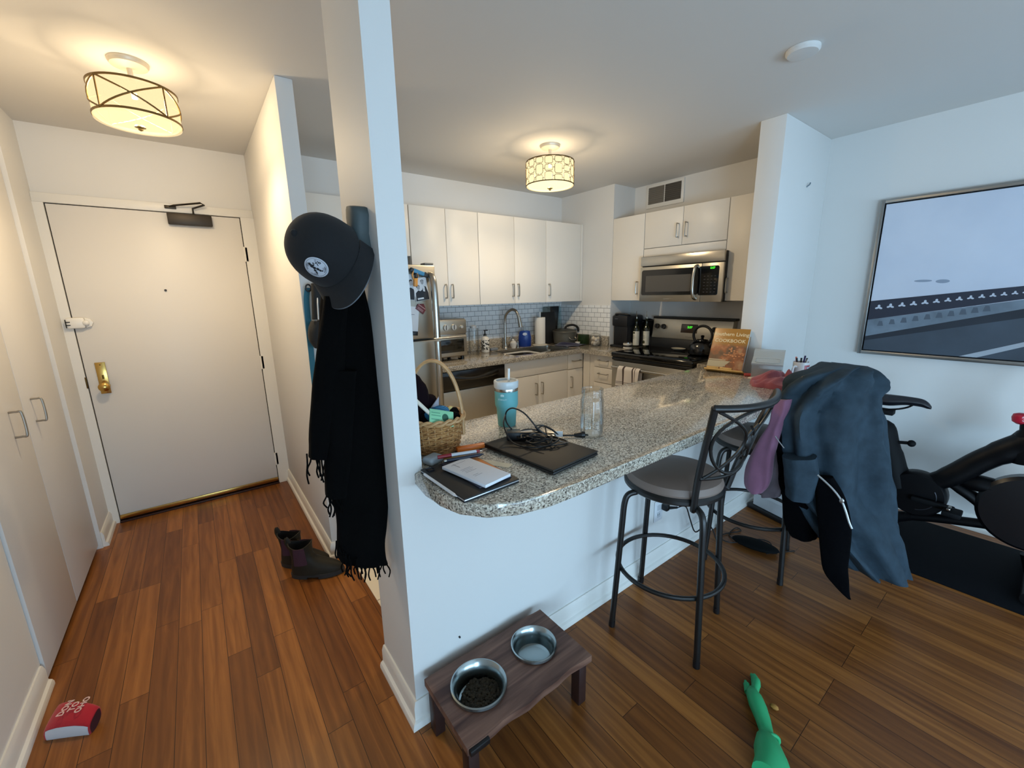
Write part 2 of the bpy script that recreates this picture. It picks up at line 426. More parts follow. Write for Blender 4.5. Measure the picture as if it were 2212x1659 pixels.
obj('door_knob', MB().lathe([(.024, 0), (.024, .006), (.012, .01), (.011, .03), (.02, .036), (.028, .046), (.028, .056), (.02, .064), (.004, .067)], M=M), BRASS, pl)
obj('keyhole', MB().box(-.514, -.504, 3.598, 3.602, .97, .995, .002).cyl((-.511, 3.598, 1.06), (-.511, 3.601, 1.06), .004), mat('dark brass', '#6B4F22', .4, metal=1), pl)  # darker brass than the plate
obj('strike', MB().box(-.592, -.585, 3.598, 3.606, .92, .99, .001), mat('aged brass', '#5E4522', .45, metal=1), door)

# ------------------------------------------------------- closet door leaves
def pull(mb, p, axis, out, L=.1, r=.0042, standoff=.03):
    a = Vector(axis)*L/2; o_ = Vector(out); p = Vector(p)
    mb.tube([p-a, p-a+o_*standoff*.6, p-a*.86+o_*standoff, p+a*.86+o_*standoff, p+a+o_*standoff*.6, p+a], r, 8, sub=4)
    return mb
for y0, y1, hy, n_ in ((2.685, 3.272, 2.80, 'door_2'), (2.165, 2.68, 2.507, 'door_3')):
    dl = struct(n_, MB().box(-.68, -.65, y0, y1, .025, 2.295, .002), DOORP)
    obj('door_handle', pull(MB(), (-.65, hy, .965), (0, 0, 1), (1, 0, 0), .105, .0045, .035), NICK, dl)

# ------------------------------------------------------------- wall details
v = thing('air_vent', 'white framed air vent with two dark louvred openings above the microwave cabinets', 'vent', (3.58, 2.375, 2.32))
XV = 3.578
obj('frame', MB().box(3.566, 3.58, 2.19, 2.57, 2.205, 2.409, .003), TRIM, v)
for a, b, c_ in ((2.215, 2.372, '#4B463F'), (2.384, 2.545, '#6E685E')):
    lv = MB().box(3.562, 3.567, a, b, 2.24, 2.385)
    for k in range(9): lv.box(3.557, 3.566, a, b, 2.243+k*.016, 2.2455+k*.016, M=None)
    obj('louvre', lv, mat('vent louvre '+c_, c_, .6), v)
s = thing('smoke_detector', 'round flat white smoke detector on the ceiling', 'smoke detector', (2.175, .835, HC))
obj('body', MB().lathe([(.062, -.001), (.062, -.012), (.055, -.02), (.02, -.023)], (2.175, .835, HC), 36), mat('white detector plastic', '#D8D6D2', .5), s)
obj('mark', MB().ball((3.1, 1.1345, 1.93), (.006, .001, .012)), DARKF) if 0 else None
mkk = at(1742, 404, y=1.135)
tag(obj('wall_nail', MB().tube([mkk, mkk+Vector((.006, -.014, .012)), mkk+Vector((.012, -.016, .024))], .004, 6), mat('bent nail', '#6F7C84', .5, metal=.5)), 'small bent nail high on the stub wall by the picture', 'nail')
mkk = at(992, 1375, y=1.135)
tag(obj('wall_nail', MB().cyl(mkk, mkk+Vector((0, -.006, 0)), .0032), mat('dark nail head', '#17171A', .5)), 'tiny dark nail head low on the half wall above the dog feeder', 'nail')

# ------------------------------------------------------------------- lights
def area(name, loc, rotm, sx, sy, power, col):
    L = bpy.data.lights.new(name, 'AREA'); L.shape = 'RECTANGLE'; L.size = sx; L.size_y = sy; L.energy = power; L.color = col
    o = bpy.data.objects.new(name, L); C.collection.objects.link(o); o.location = loc; o.rotation_euler = rotm; return o
area('window_daylight', ((WX0+WX1)/2, -4.12, (WZ0+WZ1)/2), (PI/2, 0, 0), WX1-WX0, WZ1-WZ0, 132, (.47, .74, 1.0))
area('added_side_fill', (-.82, (LY0+LY1)/2, .7), (PI/2, 0, -PI/2), LY1-LY0, 1.2, 128, (.47, .74, 1.0))  # added fill with no known source, brightens the right wall and ceiling
w = bpy.data.worlds.new('sky'); C.world = w; w.use_nodes = True
w.node_tree.nodes['Background'].inputs[0].default_value = (.45, .65, 1, 1); w.node_tree.nodes['Background'].inputs[1].default_value = .6
C.view_settings.view_transform = 'Standard'; C.view_settings.look = 'None'; C.view_settings.gamma = 1; C.view_settings.exposure = .16
C.view_settings.use_curve_mapping = False
C.cycles.use_denoising = True; C.cycles.max_bounces = 10; C.cycles.transparent_max_bounces = 12
C.cycles.caustics_reflective = False; C.cycles.caustics_refractive = False; C.cycles.sample_clamp_indirect = 6

def bulb(name, loc, power, col=(1, .77, .48), r=.045):
    L = bpy.data.lights.new(name, 'POINT'); L.energy = power; L.color = col; L.shadow_soft_size = r
    o = bpy.data.objects.new(name, L); C.collection.objects.link(o); o.location = loc; return o
# ------------------------------------------------------------- ceiling lamps
PAINTED = mat('cream painted metal', '#CFC6B4', .4, metal=.3)
BRONZE = mat('antique bronze band', '#7A6238', .4, metal=.7)
BAFFLE = shade_mat('added lamp baffle', '#FFE2AE', .9, .05)  # for discs added over the open drums to dim the glow on the ceiling
def lamp_common(t, x, y, zt, zb, R, shade, diff):
    obj('canopy', MB().lathe([(.02, 0), (.068, 0), (.068, -.008), (.062, -.018), (.03, -.024), (.012, -.026)], (x, y, HC), 36), PAINTED, t)
    obj('stem', MB().cyl((x, y, HC-.02), (x, y, zt-.03), .0095, n=16), PAINTED, t)
    obj('shade', MB().lathe([(R, zb), (R, zt)], (x, y, 0), 48, cap=(False, False)), shade, t)
    obj('added_baffle', MB().lathe([(R-.002, zt-.012), (.012, zt-.012)], (x, y, 0), 48, cap=(False, False)), BAFFLE, t)
    d = obj('diffuser', MB().lathe([(R-.003, zb+.012), (R-.012, zb+.001), (R*.6, zb-.005), (.012, zb-.007)], (x, y, 0), 48, cap=(False, True)), diff, t)
    obj('finial', MB().lathe([(.018, zb-.006), (.02, zb-.012), (.008, zb-.016), (.009, zb-.022), (.002, zb-.026)], (x, y, 0), 16), mat('bronze finial', '#A08B5E', .35, metal=.8), t)
# hallway lamp: drum with crossing bronze straps
hx, hy, R = -.066, 2.525, .145
zt, zb = 2.312, 2.184
t = thing('ceiling_lamp', 'glowing drum ceiling lamp with crossed bronze straps above the entrance hall', 'ceiling lamp', (hx, hy, HC))
lamp_common(t, hx, hy, zt, zb, R, shade_mat('hall lamp fabric', '#FFDFA8', 1.15, .30), shade_mat('hall lamp glass', '#FFD994', 2.6, .72))
mb = MB()
for zz in (zt, zb+.014):
    mb.lathe([(R+.001, zz-.004), (R+.004, zz-.004), (R+.004, zz+.004), (R+.001, zz+.004), (R+.001, zz-.004)], (hx, hy, 0), 48, cap=(False, False))
obj('band', mb, BRONZE, t)
n = 4; a0 = math.radians(222)
for k in range(n):
    p0 = a0+k*2*PI/n; p1 = p0+2*PI/n
    st = MB()
    P = lambda a, z: (hx+(R+.003)*cos(a), hy+(R+.003)*sin(a), z)
    for (za, zc) in ((zt, zb+.014), (zb+.014, zt)):
        st.tube([P(p0+(p1-p0)*i/10, za+(zc-za)*i/10) for i in range(11)], .0035, 6)
    st.tube([P(p0, zt), P(p0, zb+.014)], .003, 6)
    obj('strap', st, BRONZE, t)
bulb('hall_bulb', (hx+.05, hy-.02, 2.25), 27)
bulb('hall_bulb', (hx-.05, hy+.02, 2.25), 27)
# kitchen lamp: drum with a lattice of rounded rectangles
kx, ky, R = 2.079, 2.285, .16
zt, zb = 2.314, 2.162
t = thing('ceiling_lamp', 'glowing drum ceiling lamp with a rounded rectangle lattice in the kitchen', 'ceiling lamp', (kx, ky, HC))
lamp_common(t, kx, ky, zt, zb, R, shade_mat('kitchen lamp fabric', '#FFE9B4', 1.2, .31), shade_mat('kitchen lamp glass', '#FFE7A8', 2.8, .70))
mb = MB()
for zz in (zt, zb+.004):
    mb.lathe([(R+.001, zz-.003), (R+.004, zz-.003), (R+.004, zz+.003), (R+.001, zz+.003), (R+.001, zz-.003)], (kx, ky, 0), 48, cap=(False, False))
obj('band', mb, BRONZE, t)
LAT = mat('dark bronze lattice', '#5B4A28', .45, metal=.7)
nc = 16; H = zt-zb
P = lambda a, z: Vector((kx+(R+.004)*cos(a), ky+(R+.004)*sin(a), z))
rowsA = [(.02, .25), (.29, .69), (.73, .97)]; rowsB = [(.03, .36), (.40, .64), (.68, .97)]
mb = MB()
for k in range(nc):
    a = 2*PI*k/nc; w_ = 2*PI/nc*.40
    rows = rowsA if k % 2 else rowsB
    for (u, v_) in rows:
        z0, z1 = zb+H*u, zb+H*v_; zc = (z0+z1)/2; hz = (z1-z0)/2; pts = []
        for i in range(16):
            th = 2*PI*i/16; cx_, sz = cos(th), sin(th)
            q = .45
            pts.append(P(a+w_*math.copysign(abs(cx_)**q, cx_), zc+hz*math.copysign(abs(sz)**q, sz)))
        mb.tube(pts, .0016, 5, closed=True)
        mb.tube([P(a+w_, zc), P(a+2*PI/nc-w_, zc)], .0016, 5)
    zs = [zb]+[zb+H*x for r_ in rows for x in r_]+[zt]
    for i in range(0, len(zs), 2): mb.tube([P(a, zs[i]), P(a, zs[i+1])], .0016, 5)
obj('lattice', mb, LAT, t)
bulb('kitchen_bulb', (kx+.05, ky, 2.245), 25)
bulb('kitchen_bulb', (kx-.05, ky, 2.245), 25)
# ------------------------------------------------------------------- kitchen
def cabinet(name, label, cat, x0, x1, y0, y1, z0, z1, face, leaves, group=None, top=None):
    "carcass with doors, drawers and panels. face '-y' or '-x'; a leaf is (kind, a0, a1, z0, z1, handle) with handle (a, z, 'v' or 'h')"
    t = thing(name, label, cat, ((x0+x1)/2, (y0+y1)/2, z0), 0, group)
    obj('carcass', MB().box(x0, x1, y0, y1, z0, top or z1), CABW, t)
    for kind, a0, a1, c0, c1, hd in leaves:
        g = .0018
        if face == '-y': p = obj(kind, MB().box(a0+g, a1-g, y0-.019, y0-.001, c0+g, c1-g, .0015), CABW, t)
        else: p = obj(kind, MB().box(x0-.019, x0-.001, a0+g, a1-g, c0+g, c1-g, .0015), CABW, t)
        if hd:
            a, z, o_ = hd
            if face == '-y': pos, out, ax = (a, y0-.019, z), (0, -1, 0), ((0, 0, 1) if o_ == 'v' else (1, 0, 0))
            else: pos, out, ax = (x0-.019, a, z), (-1, 0, 0), ((0, 0, 1) if o_ == 'v' else (0, 1, 0))
            obj('handle', pull(MB(), pos, ax, out, .105, .0045, .03), NICK, p)
    return t
UZ0, UZ1 = 1.358, 2.113
W3 = 'white wall cabinets over the sink counter'
cabinet('wall_cabinet', 'short white wall cabinet above the refrigerator', 'cabinet', .52, 1.385, 3.11, 3.409, 1.74, UZ1, '-y', [('door', .52, .95, 1.74, UZ1, None), ('door', .95, 1.385, 1.74, UZ1, None)])
cabinet('wall_cabinet', 'tall white wall cabinet above the toaster oven, touching the refrigerator', 'cabinet', 1.388, 1.999, 3.11, 3.409, UZ0, UZ1, '-y', [('door', 1.388, 1.695, UZ0, UZ1, (1.665, 1.475, 'v')), ('door', 1.695, 1.999, UZ0, UZ1, (1.725, 1.475, 'v'))], W3)
cabinet('wall_cabinet', 'white two door wall cabinet above the kitchen faucet', 'cabinet', 2.0, 2.763, 3.11, 3.409, UZ0, UZ1, '-y', [('door', 2.0, 2.382, UZ0, UZ1, (2.352, 1.477, 'v')), ('door', 2.382, 2.763, UZ0, UZ1, (2.412, 1.477, 'v'))], W3)
cabinet('wall_cabinet', 'white single door wall cabinet in the corner above the paper towel roll', 'cabinet', 2.764, 3.269, 3.11, 3.409, UZ0, UZ1, '-y', [('door', 2.764, 3.235, UZ0, UZ1, (2.795, 1.477, 'v')), ('filler', 3.237, 3.269, UZ0, UZ1, None)], W3)
cabinet('wall_cabinet', 'narrow white wall cabinet above the black coffee maker, beside the microwave', 'cabinet', 3.289, 3.579, 2.36, 2.709, UZ0+.005, UZ1, '-x', [('door', 2.36, 2.709, UZ0+.005, UZ1, (2.405, 1.478, 'v'))])
cabinet('wall_cabinet', 'low two door white cabinet directly above the microwave', 'cabinet', 3.289, 3.579, 1.628, 2.358, 1.742, UZ1, '-x', [('door', 1.996, 2.358, 1.813, UZ1, (2.033, 1.93, 'v')), ('door', 1.628, 1.996, 1.813, UZ1, (1.958, 1.93, 'v')), ('filler', 1.628, 2.358, 1.742, 1.811, None)])
cabinet('wall_cabinet', 'narrow white wall cabinet between the microwave and the stub wall', 'cabinet', 3.289, 3.579, 1.277, 1.626, UZ0+.005, UZ1, '-x', [('door', 1.34, 1.626, UZ0+.005, UZ1, (1.592, 1.478, 'v'))])
# backsplash and base units
struct('trim_4', MB().box(1.37, 3.27, 3.403, 3.41, 1.015, 1.3565), SUBX)
struct('trim_5', MB().box(3.263, 3.27, 2.712, 3.403, 1.015, 1.316), SUBY)
KICK = mat('dark toe kick', '#2B2824', .7)
def base(label, x0, x1, y0, y1, face, leaves, kick):
    t = cabinet('base_cabinet', label, 'cabinet', x0, x1, y0, y1, .1, .872, face, leaves, None, .752 if face == '-y' else None)
    obj('toe_kick', MB().box(*kick, .005, .099), KICK, t); return t
base('white sink base cabinet with a false front over two doors', 2.03, 2.775, 2.815, 3.405, '-y', [('false_front', 2.03, 2.775, .73, .872, None), ('door', 2.03, 2.405, .1, .728, (2.37, .60, 'v')), ('door', 2.405, 2.775, .1, .728, (2.44, .60, 'v'))], (2.03, 2.775, 2.87, 3.4))
base('narrow white base cabinet with one drawer over one door, right of the sink', 2.777, 3.262, 2.815, 3.405, '-y', [('drawer', 2.777, 2.985, .725, .872, (2.885, .805, 'h')), ('door', 2.777, 2.985, .1, .723, (2.815, .60, 'v'))], (2.777, 2.98, 2.87, 3.4))
t = base('white stack of drawers beside the stove, facing the peninsula', 2.99, 3.57, 2.395, 2.708, '-x', [('drawer', 2.395, 2.64, .757, .872, (2.52, .825, 'h')), ('drawer', 2.395, 2.64, .61, .755, (2.52, .70, 'h')), ('drawer', 2.395, 2.64, .36, .608, (2.52, .50, 'h')), ('drawer', 2.395, 2.64, .1, .358, (2.52, .25, 'h'))], (3.04, 3.57, 2.4, 2.7))
obj('filler', MB().box(2.985, 3.0, 2.71, 2.79, .1, .872), CABW, t)
cabinet('base_cabinet', 'white base cabinet under the counter between stove and stub wall', 'cabinet', 2.96, 3.57, 1.277, 1.598, .006, .872, '-x', [('door', 1.5, 1.598, .1, .872, None)])
cabinet('base_cabinet', 'white base cabinets under the kitchen side of the peninsula', 'cabinet', .52, 2.84, 1.252, 1.46, .006, .872, '-y', [])

def poly(mb, pts, z0, z1, bev=0, seg=2): return mb.prism(pts, z0, z1, bev, None, seg)
ZT = .915
cv = [(.498, 1.1345), (.498, 1.48), (.52, 1.50), (2.93, 1.50), (2.93, 1.60), (3.575, 1.60), (3.575, 1.28), (2.843, 1.28), (2.843, 1.13), (2.90, 1.13), (2.905, .86), (2.88, .80), (2.82, .775), (.80, .771), (.70, .775), (.605, .792), (.535, .832), (.488, .893), (.468, .965), (.466, 1.05), (.472, 1.1345)]
tag(obj('peninsula_countertop', poly(MB(), cv, .874, ZT, .006), GRANITE), 'long speckled granite peninsula countertop with a rounded overhanging end at the column', 'countertop')
mb = MB()
SX0, SX1, SY0, SY1 = 2.20, 2.93, 2.86, 3.25
mb.prism([(1.37, 2.765), (SX0, 2.765), (SX0, 3.40), (1.37, 3.40)], .874, ZT, .005)
mb.box(SX0, SX1, 2.765, SY0, .874, ZT, .005).box(SX0, SX1, SY1, 3.40, .874, ZT)
mb.prism([(SX1, 2.765), (2.93, 2.765), (2.935, 2.76), (2.935, 2.39), (3.575, 2.39), (3.575, 2.708), (3.265, 2.708), (3.265, 3.40), (SX1, 3.40)], .874, ZT, .004)
mb.box(1.37, 3.265, 3.383, 3.4095, ZT, 1.015, .003).box(3.245, 3.2695, 2.712, 3.383, ZT, 1.015, .003)
tag(obj('sink_countertop', mb, GRANITE), 'L shaped speckled granite countertop around the kitchen sink', 'countertop')
# sink with a white tub in its left half
t = thing('kitchen_sink', 'stainless steel sink sunk into the granite counter under the faucet', 'sink', (2.56, 3.05, .75))
def tub(mb, x0, x1, y0, y1, z0, z1, th, r=.05):
    def ring(dx, z, rr):
        pts = []
        for cx_, cy_, a in ((x1-rr-dx, y1-rr-dx, 0), (x0+rr+dx, y1-rr-dx, 90), (x0+rr+dx, y0+rr+dx, 180), (x1-rr-dx, y0+rr+dx, 270)):
            for k in range(5): pts.append(Vector((cx_+rr*cos(math.radians(a+k*22.5)), cy_+rr*sin(math.radians(a+k*22.5)), z)))
        return pts
    mb.rings([ring(0, z0, r), ring(0, z1, r), ring(th, z1, r*.8), ring(th+.008, z0+.006, r*.7)], (True, True)); return mb
obj('basin', tub(MB(), 2.201, 2.929, 2.861, 3.249, .755, .9125, .012), STEEL, t)
obj('drain', MB().cyl((2.72, 3.06, .7625), (2.72, 3.06, .766), .04, n=24), DARKF, t)
t = thing('dish_tub', 'white rimmed dark dish tub set in the left half of the sink', 'dish tub', (2.36, 3.0, .765))
def rr4(x0, x1, y0, y1, r, z):
    pts = []
    for cx_, cy_, a in ((x1-r, y1-r, 0), (x0+r, y1-r, 90), (x0+r, y0+r, 180), (x1-r, y0+r, 270)):
        for k in range(5): pts.append(Vector((cx_+r*cos(math.radians(a+k*22.5)), cy_+r*sin(math.radians(a+k*22.5)), z)))
    return pts
obj('rim', MB().rings([rr4(2.25, 2.56, 2.92, 3.16, .05, .882), rr4(2.215, 2.60, 2.885, 3.20, .06, .882), rr4(2.215, 2.60, 2.885, 3.20, .06, .890), rr4(2.25, 2.56, 2.92, 3.16, .05, .890), rr4(2.25, 2.56, 2.92, 3.16, .05, .882)], (False, False)), WHITEP, t)
obj('bowl', MB().rings([rr4(2.235, 2.575, 2.905, 3.175, .05, .78), rr4(2.235, 2.575, 2.905, 3.175, .05, .882), rr4(2.25, 2.56, 2.92, 3.16, .05, .882), rr4(2.26, 2.55, 2.93, 3.15, .05, .786)], (True, True)), mat('dark tub', '#2A2725', .35), t)
tag(obj('pot_lid', MB().lathe([(.10, -.004), (.10, .002), (.08, .02), (.03, .03), (.0, .032)], (2.71, 2.99, .86), 32, M=None).cyl((2.71, 2.99, .89), (2.71, 2.99, .91), .016), mat('clear lid glass', '#8F9496', .08, spec=.8)), 'clear glass pot lid lying in the right of the sink', 'pot lid')
t = thing('faucet', 'tall brushed steel gooseneck faucet behind the sink', 'faucet', (2.40, 3.30, ZT))
FX, FY = 2.42, 3.31
obj('base', MB().lathe([(.028, 0), (.028, .006), (.022, .014), (.018, .05)], (FX, FY, ZT), 20), STEEL, t)
obj('neck', MB().tube([(FX, FY, ZT+.04), (FX, FY, 1.17), (FX, FY-.02, 1.25), (FX+.02, FY-.08, 1.295), (FX+.04, FY-.13, 1.28), (FX+.05, FY-.155, 1.22)], .0135, 12, sub=6), STEEL, t)
obj('spray_head', MB().cyl((FX+.05, FY-.153, 1.235), (FX+.06, FY-.17, 1.13), .016, .021, 16), STEEL, t)
obj('lever', MB().tube([(FX+.02, FY, ZT+.06), (FX+.05, FY, ZT+.07), (FX+.085, FY, ZT+.12)], .007, 8), STEEL, t)

# dishwasher
t = thing('dishwasher', 'steel dishwasher with a black control strip between refrigerator and sink', 'dishwasher', (1.73, 3.1, .005))
obj('body', MB().box(1.437, 2.023, 2.82, 3.39, .1, .87), STEELB, t)
obj('door', MB().box(1.437, 2.023, 2.79, 2.82, .12, .71, .004), STEELB, t)
p = obj('control_panel', MB().box(1.437, 2.023, 2.783, 2.82, .714, .868, .006), mat('gloss black panel', '#0A0908', .18, spec=.6), t)
def dwp(u, v):
    x = 1.50+u*.46; return (x, 2.782-.02*sin(PI*u)*sin(PI*v), .80-.025*sin(PI*u)+v*.04)
obj('grip', MB().grid(dwp, 18, 6), mat('gloss black grip', '#0C0B0A', .2, spec=.6), p)
obj('mark', MB().box(1.55, 1.57, 2.7815, 2.783, .742, .745), mat('panel print', '#8B877F', .5), p)
obj('toe_kick', MB().box(1.44, 2.02, 2.86, 3.3, .006, .098), KICK, t)

# refrigerator with what hangs on its door
FXR, FXL, FYF = 1.362, .60, 2.66
SIDE = mat('grey fridge side', '#77736B', .5)
t = thing('refrigerator', 'tall stainless steel top freezer refrigerator behind the basket', 'refrigerator', (.98, 3.0, .005))
obj('body', MB().box(FXL, FXR-.003, FYF+.07, 3.395, .03, 1.64, .004), SIDE, t)
def frdoor(nm, z0, z1, hz0, hz1):
    d_ = obj(nm, MB().box(FXL, FXR, FYF, FYF+.065, z0, z1, .012), STEELB, t)
    hx_ = FXR-.045
    obj('handle', MB().tube([(hx_, FYF+.005, hz0), (hx_, FYF-.04, hz0+.02*(1 if hz1 > hz0 else -1)), (hx_, FYF-.06, hz0+.12*(1 if hz1 > hz0 else -1)), (hx_, FYF-.062, hz1)], .024, 14, sub=5), STEEL, d_)
    return d_
frdoor('freezer_door', 1.152, 1.648, 1.58, 1.16)
frdoor('fridge_door', .05, 1.142, .35, 1.135)
obj('hinge_cover', MB().box(FXR-.07, FXR-.005, FYF+.01, FYF+.08, 1.648, 1.662, .004), SIDE, t)
fy = FYF-.001
t = thing('magnet_clip', 'blue magnet clip with dark grips at the top of the freezer door', 'magnet clip', (1.25, fy, 1.61))
M = rot(-18, (1.245, fy-.012, 1.612), 'Y')
M = Matrix.Translation((1.245, fy-.012, 1.594)) @ Matrix.Rotation(math.radians(18), 4, 'Y')
obj('jaw', MB().box(-.055, .03, -.012, .012, -.014, .014, .006, M), mat('blue clip plastic', '#3F86AE', .4), t)
obj('grip', MB().box(.02, .06, -.014, .013, -.017, .017, .01, M), mat('dark clip grip', '#232629', .5), t)
obj('pivot', MB().box(-.075, -.05, -.012, .012, -.013, .013, .006, M), mat('dark clip grip', '#232629', .5), t)
t = thing('magnet_clip', 'orange magnet clip holding the photo cards on the freezer door', 'magnet clip', (1.205, fy, 1.56))
M = Matrix.Translation((1.205, fy-.018, 1.56)) @ Matrix.Rotation(math.radians(4), 4, 'Y')
obj('jaw', MB().box(-.013, .013, -.012, .01, -.055, .0, .006, M).tube([M @ Vector(p_) for p_ in ((-.012, 0, -.01), (-.022, 0, .02), (-.014, 0, .045), (.008, 0, .045), (.014, 0, .02), (.01, 0, -.01))], .006, 6), mat('orange clip plastic', '#D9943A', .4), t)
obj('grip', MB().box(-.006, .014, -.014, .008, .0, .03, .006, M), mat('dark clip grip', '#232629', .5), t)
CARD = mat('photo card paper', '#E4E5E6', .5); INK = mat('dark print', '#23262B', .6); MIDP = mat('mid grey print', '#7C828A', .6); SKINP = mat('grey face print', '#A9A9AB', .6)
def facing_y(x, y, z, deg=0): # local x right, y up, z towards the viewer side (-y)
    return Matrix.Translation((x, y, z)) @ Matrix.Rotation(math.radians(deg), 4, 'Y') @ Matrix(((1, 0, 0, 0), (0, 0, -1, 0), (0, 1, 0, 0), (0, 0, 0, 1)))
def disc(mb, M, cx_, cy_, rx, ry, z0, z1, n=16):
    return mb.prism([(cx_+rx*cos(2*PI*i/n), cy_+ry*sin(2*PI*i/n)) for i in range(n)], z0, z1, M=M)
M = facing_y(1.245, fy-.002, 1.488, -8)
t = thing('photo_card', 'black and white photo card of dressed up people on the freezer door', 'photo', (1.245, fy, 1.488))
obj('card', MB().box(-.05, .052, -.075, .075, 0, .0012, 0, M), CARD, t)
mb = MB(); 
mb.prism([(-.048, -.074), (.05, -.074), (.05, -.03), (.04, .012), (.022, .02), (.01, -.005), (-.005, -.012), (-.02, -.005), (-.04, -.02)], .0012, .0016, M=M)
disc(mb, M, .018, .052, .012, .009, .0016, .0019); disc(mb, M, -.018, .02, .013, .01, .0016, .0019)
obj('clothes_print', mb, INK, t)
mb = MB(); disc(mb, M, .018, .044, .0105, .015, .0019, .0022); disc(mb, M, -.016, .012, .0105, .014, .0019, .0022)
obj('face_print', mb, SKINP, t)
obj('shirt_print', MB().prism([(.018, .026), (.03, .012), (.028, -.02), (.014, -.015)], .0017, .002, M=M).box(-.035, .01, -.066, -.055, .0017, .002, 0, M), CARD, t)
M = facing_y(1.165, fy-.001, 1.50, 6)
t = thing('photo_card', 'pale photo card half hidden by the blue column on the freezer door', 'photo', (1.165, fy, 1.5))
obj('card', MB().box(-.05, .04, -.08, .085, 0, .0008, 0, M), mat('pale blue card', '#C9D6E0', .5), t)
mb = MB().prism([(-.045, -.078), (.038, -.078), (.034, -.01), (.01, .0), (-.02, -.01)], .0008, .0011, M=M); disc(mb, M, .008, .04, .014, .013, .0008, .0011)
obj('clothes_print', mb, INK, t)
mb = MB(); disc(mb, M, .01, .028, .0115, .016, .0011, .0014)
obj('face_print', mb, SKINP, t)
M = facing_y(1.238, fy-.002, 1.362, 36)
t = thing('fridge_magnet', 'dark red house shaped magnet below the photo card on the freezer door', 'magnet', (1.238, fy, 1.36))
obj('plate', MB().prism([(-.034, -.026), (.034, -.026), (.034, .012), (.0, .036), (-.034, .012)], 0, .004, .001, M=M), mat('dark red magnet', '#6B2A2C', .45), t)
obj('lettering', MB().box(-.03, .03, .009, .013, .004, .0046, 0, M).box(-.022, .022, -.016, -.013, .004, .0046, 0, M).box(-.022, .022, -.008, -.005, .004, .0046, 0, M), mat('pale red print', '#C79A94', .5), t)
M = facing_y(1.165, fy-.001, 1.292, 7)
t = thing('notepaper', 'sheet of white paper with a black clip low on the freezer door', 'paper', (1.165, fy, 1.29))
obj('sheet', MB().box(-.05, .05, -.085, .085, 0, .001, 0, M), mat('white paper', '#E3E4E6', .6), t)
obj('clip', MB().box(.0, .048, -.108, -.08, 0, .008, .002, M), BLACKP, t)
obj('writing', MB().box(-.03, .02, .03, .033, .001, .0013, 0, M).box(-.03, .0, .0, .003, .001, .0013, 0, M), MIDP, t)

# microwave over the range
XM = 3.205
t = thing('microwave', 'over the range stainless steel microwave with a black window and green clock', 'microwave', (3.39, 1.97, 1.36))
MY0, MY1, MZ0, MZ1 = 1.60, 2.336, 1.357, 1.738
obj('body', MB().box(XM+.02, 3.578, MY0+.003, MY1-.003, MZ0, MZ1-.002, .004), mat('dark microwave body', '#1B1A19', .5), t)
obj('vent_grille', MB().box(XM, XM+.022, MY0, MY1, 1.658, MZ1, .004), STEEL, t)
dm = obj('door', MB().box(XM, XM+.022, 1.77, MY1, MZ0, 1.651, .003), STEELB, t)
def rrect(mb, x, y0, y1, z0, z1, r, th):
    pts = []
    for cy_, cz_, a in ((y1-r, z1-r, 0), (y0+r, z1-r, 90), (y0+r, z0+r, 180), (y1-r, z0+r, 270)):
        for k in range(5): pts.append((cy_+r*cos(math.radians(a+k*22.5)), cz_+r*sin(math.radians(a+k*22.5))))
    return mb.prism(pts, 0, th, M=Matrix(((0, 0, -1, x), (1, 0, 0, 0), (0, 1, 0, 0), (0, 0, 0, 1))))
w_ = obj('window', rrect(MB(), XM+.0005, 1.79, 2.318, 1.412, 1.625, .018, .003), mat('microwave black glass', '#191817', .12, spec=.5), dm)
obj('mesh_screen', rrect(MB(), XM-.0026, 1.855, 2.275, 1.44, 1.575, .006, .0006), mat('grey oven mesh', '#4B4844', .35, spec=.5), w_)
obj('handle', MB().tube([(XM, 1.806, 1.635), (XM-.03, 1.808, 1.622), (XM-.045, 1.81, 1.56), (XM-.047, 1.81, 1.50), (XM-.045, 1.81, 1.44), (XM-.03, 1.808, 1.392), (XM, 1.806, 1.38)], .0125, 12, sub=5), STEEL, dm)
obj('brand_mark', MB().box(XM-.0008, XM, 2.03, 2.095, 1.378, 1.382), mat('grey mark', '#8B857A', .4), dm)
cp = obj('control_panel', MB().box(XM, XM+.022, MY0, 1.768, MZ0, 1.651, .003), STEELB, t)
obj('keypad', rrect(MB(), XM+.0005, 1.632, 1.79, 1.408, 1.628, .014, .0028), BLACKG, cp)
mb = MB()
for r_ in range(6):
    for c_ in range(4): mb.box(XM-.003, XM-.0022, 1.652+c_*.028, 1.664+c_*.028, 1.43+r_*.024, 1.434+r_*.024)
obj('keys', mb, mat('grey key print', '#34343A', .5), cp)
def lcd(name, txt, org, size, parent, ax):
    return obj(name, MB().text(txt, size, frame(org, *ax), .0004, bold=size*.015), mat(name+' green digits', '#39E02A', .4, emit='#46F032', estr=1.4), parent, smooth=0)
AXX = ((0, -1, 0), (0, 0, 1), (-1, 0, 0))
lcd('clock', '5:57', (XM-.0035, 1.682, 1.612), .022, cp, AXX)

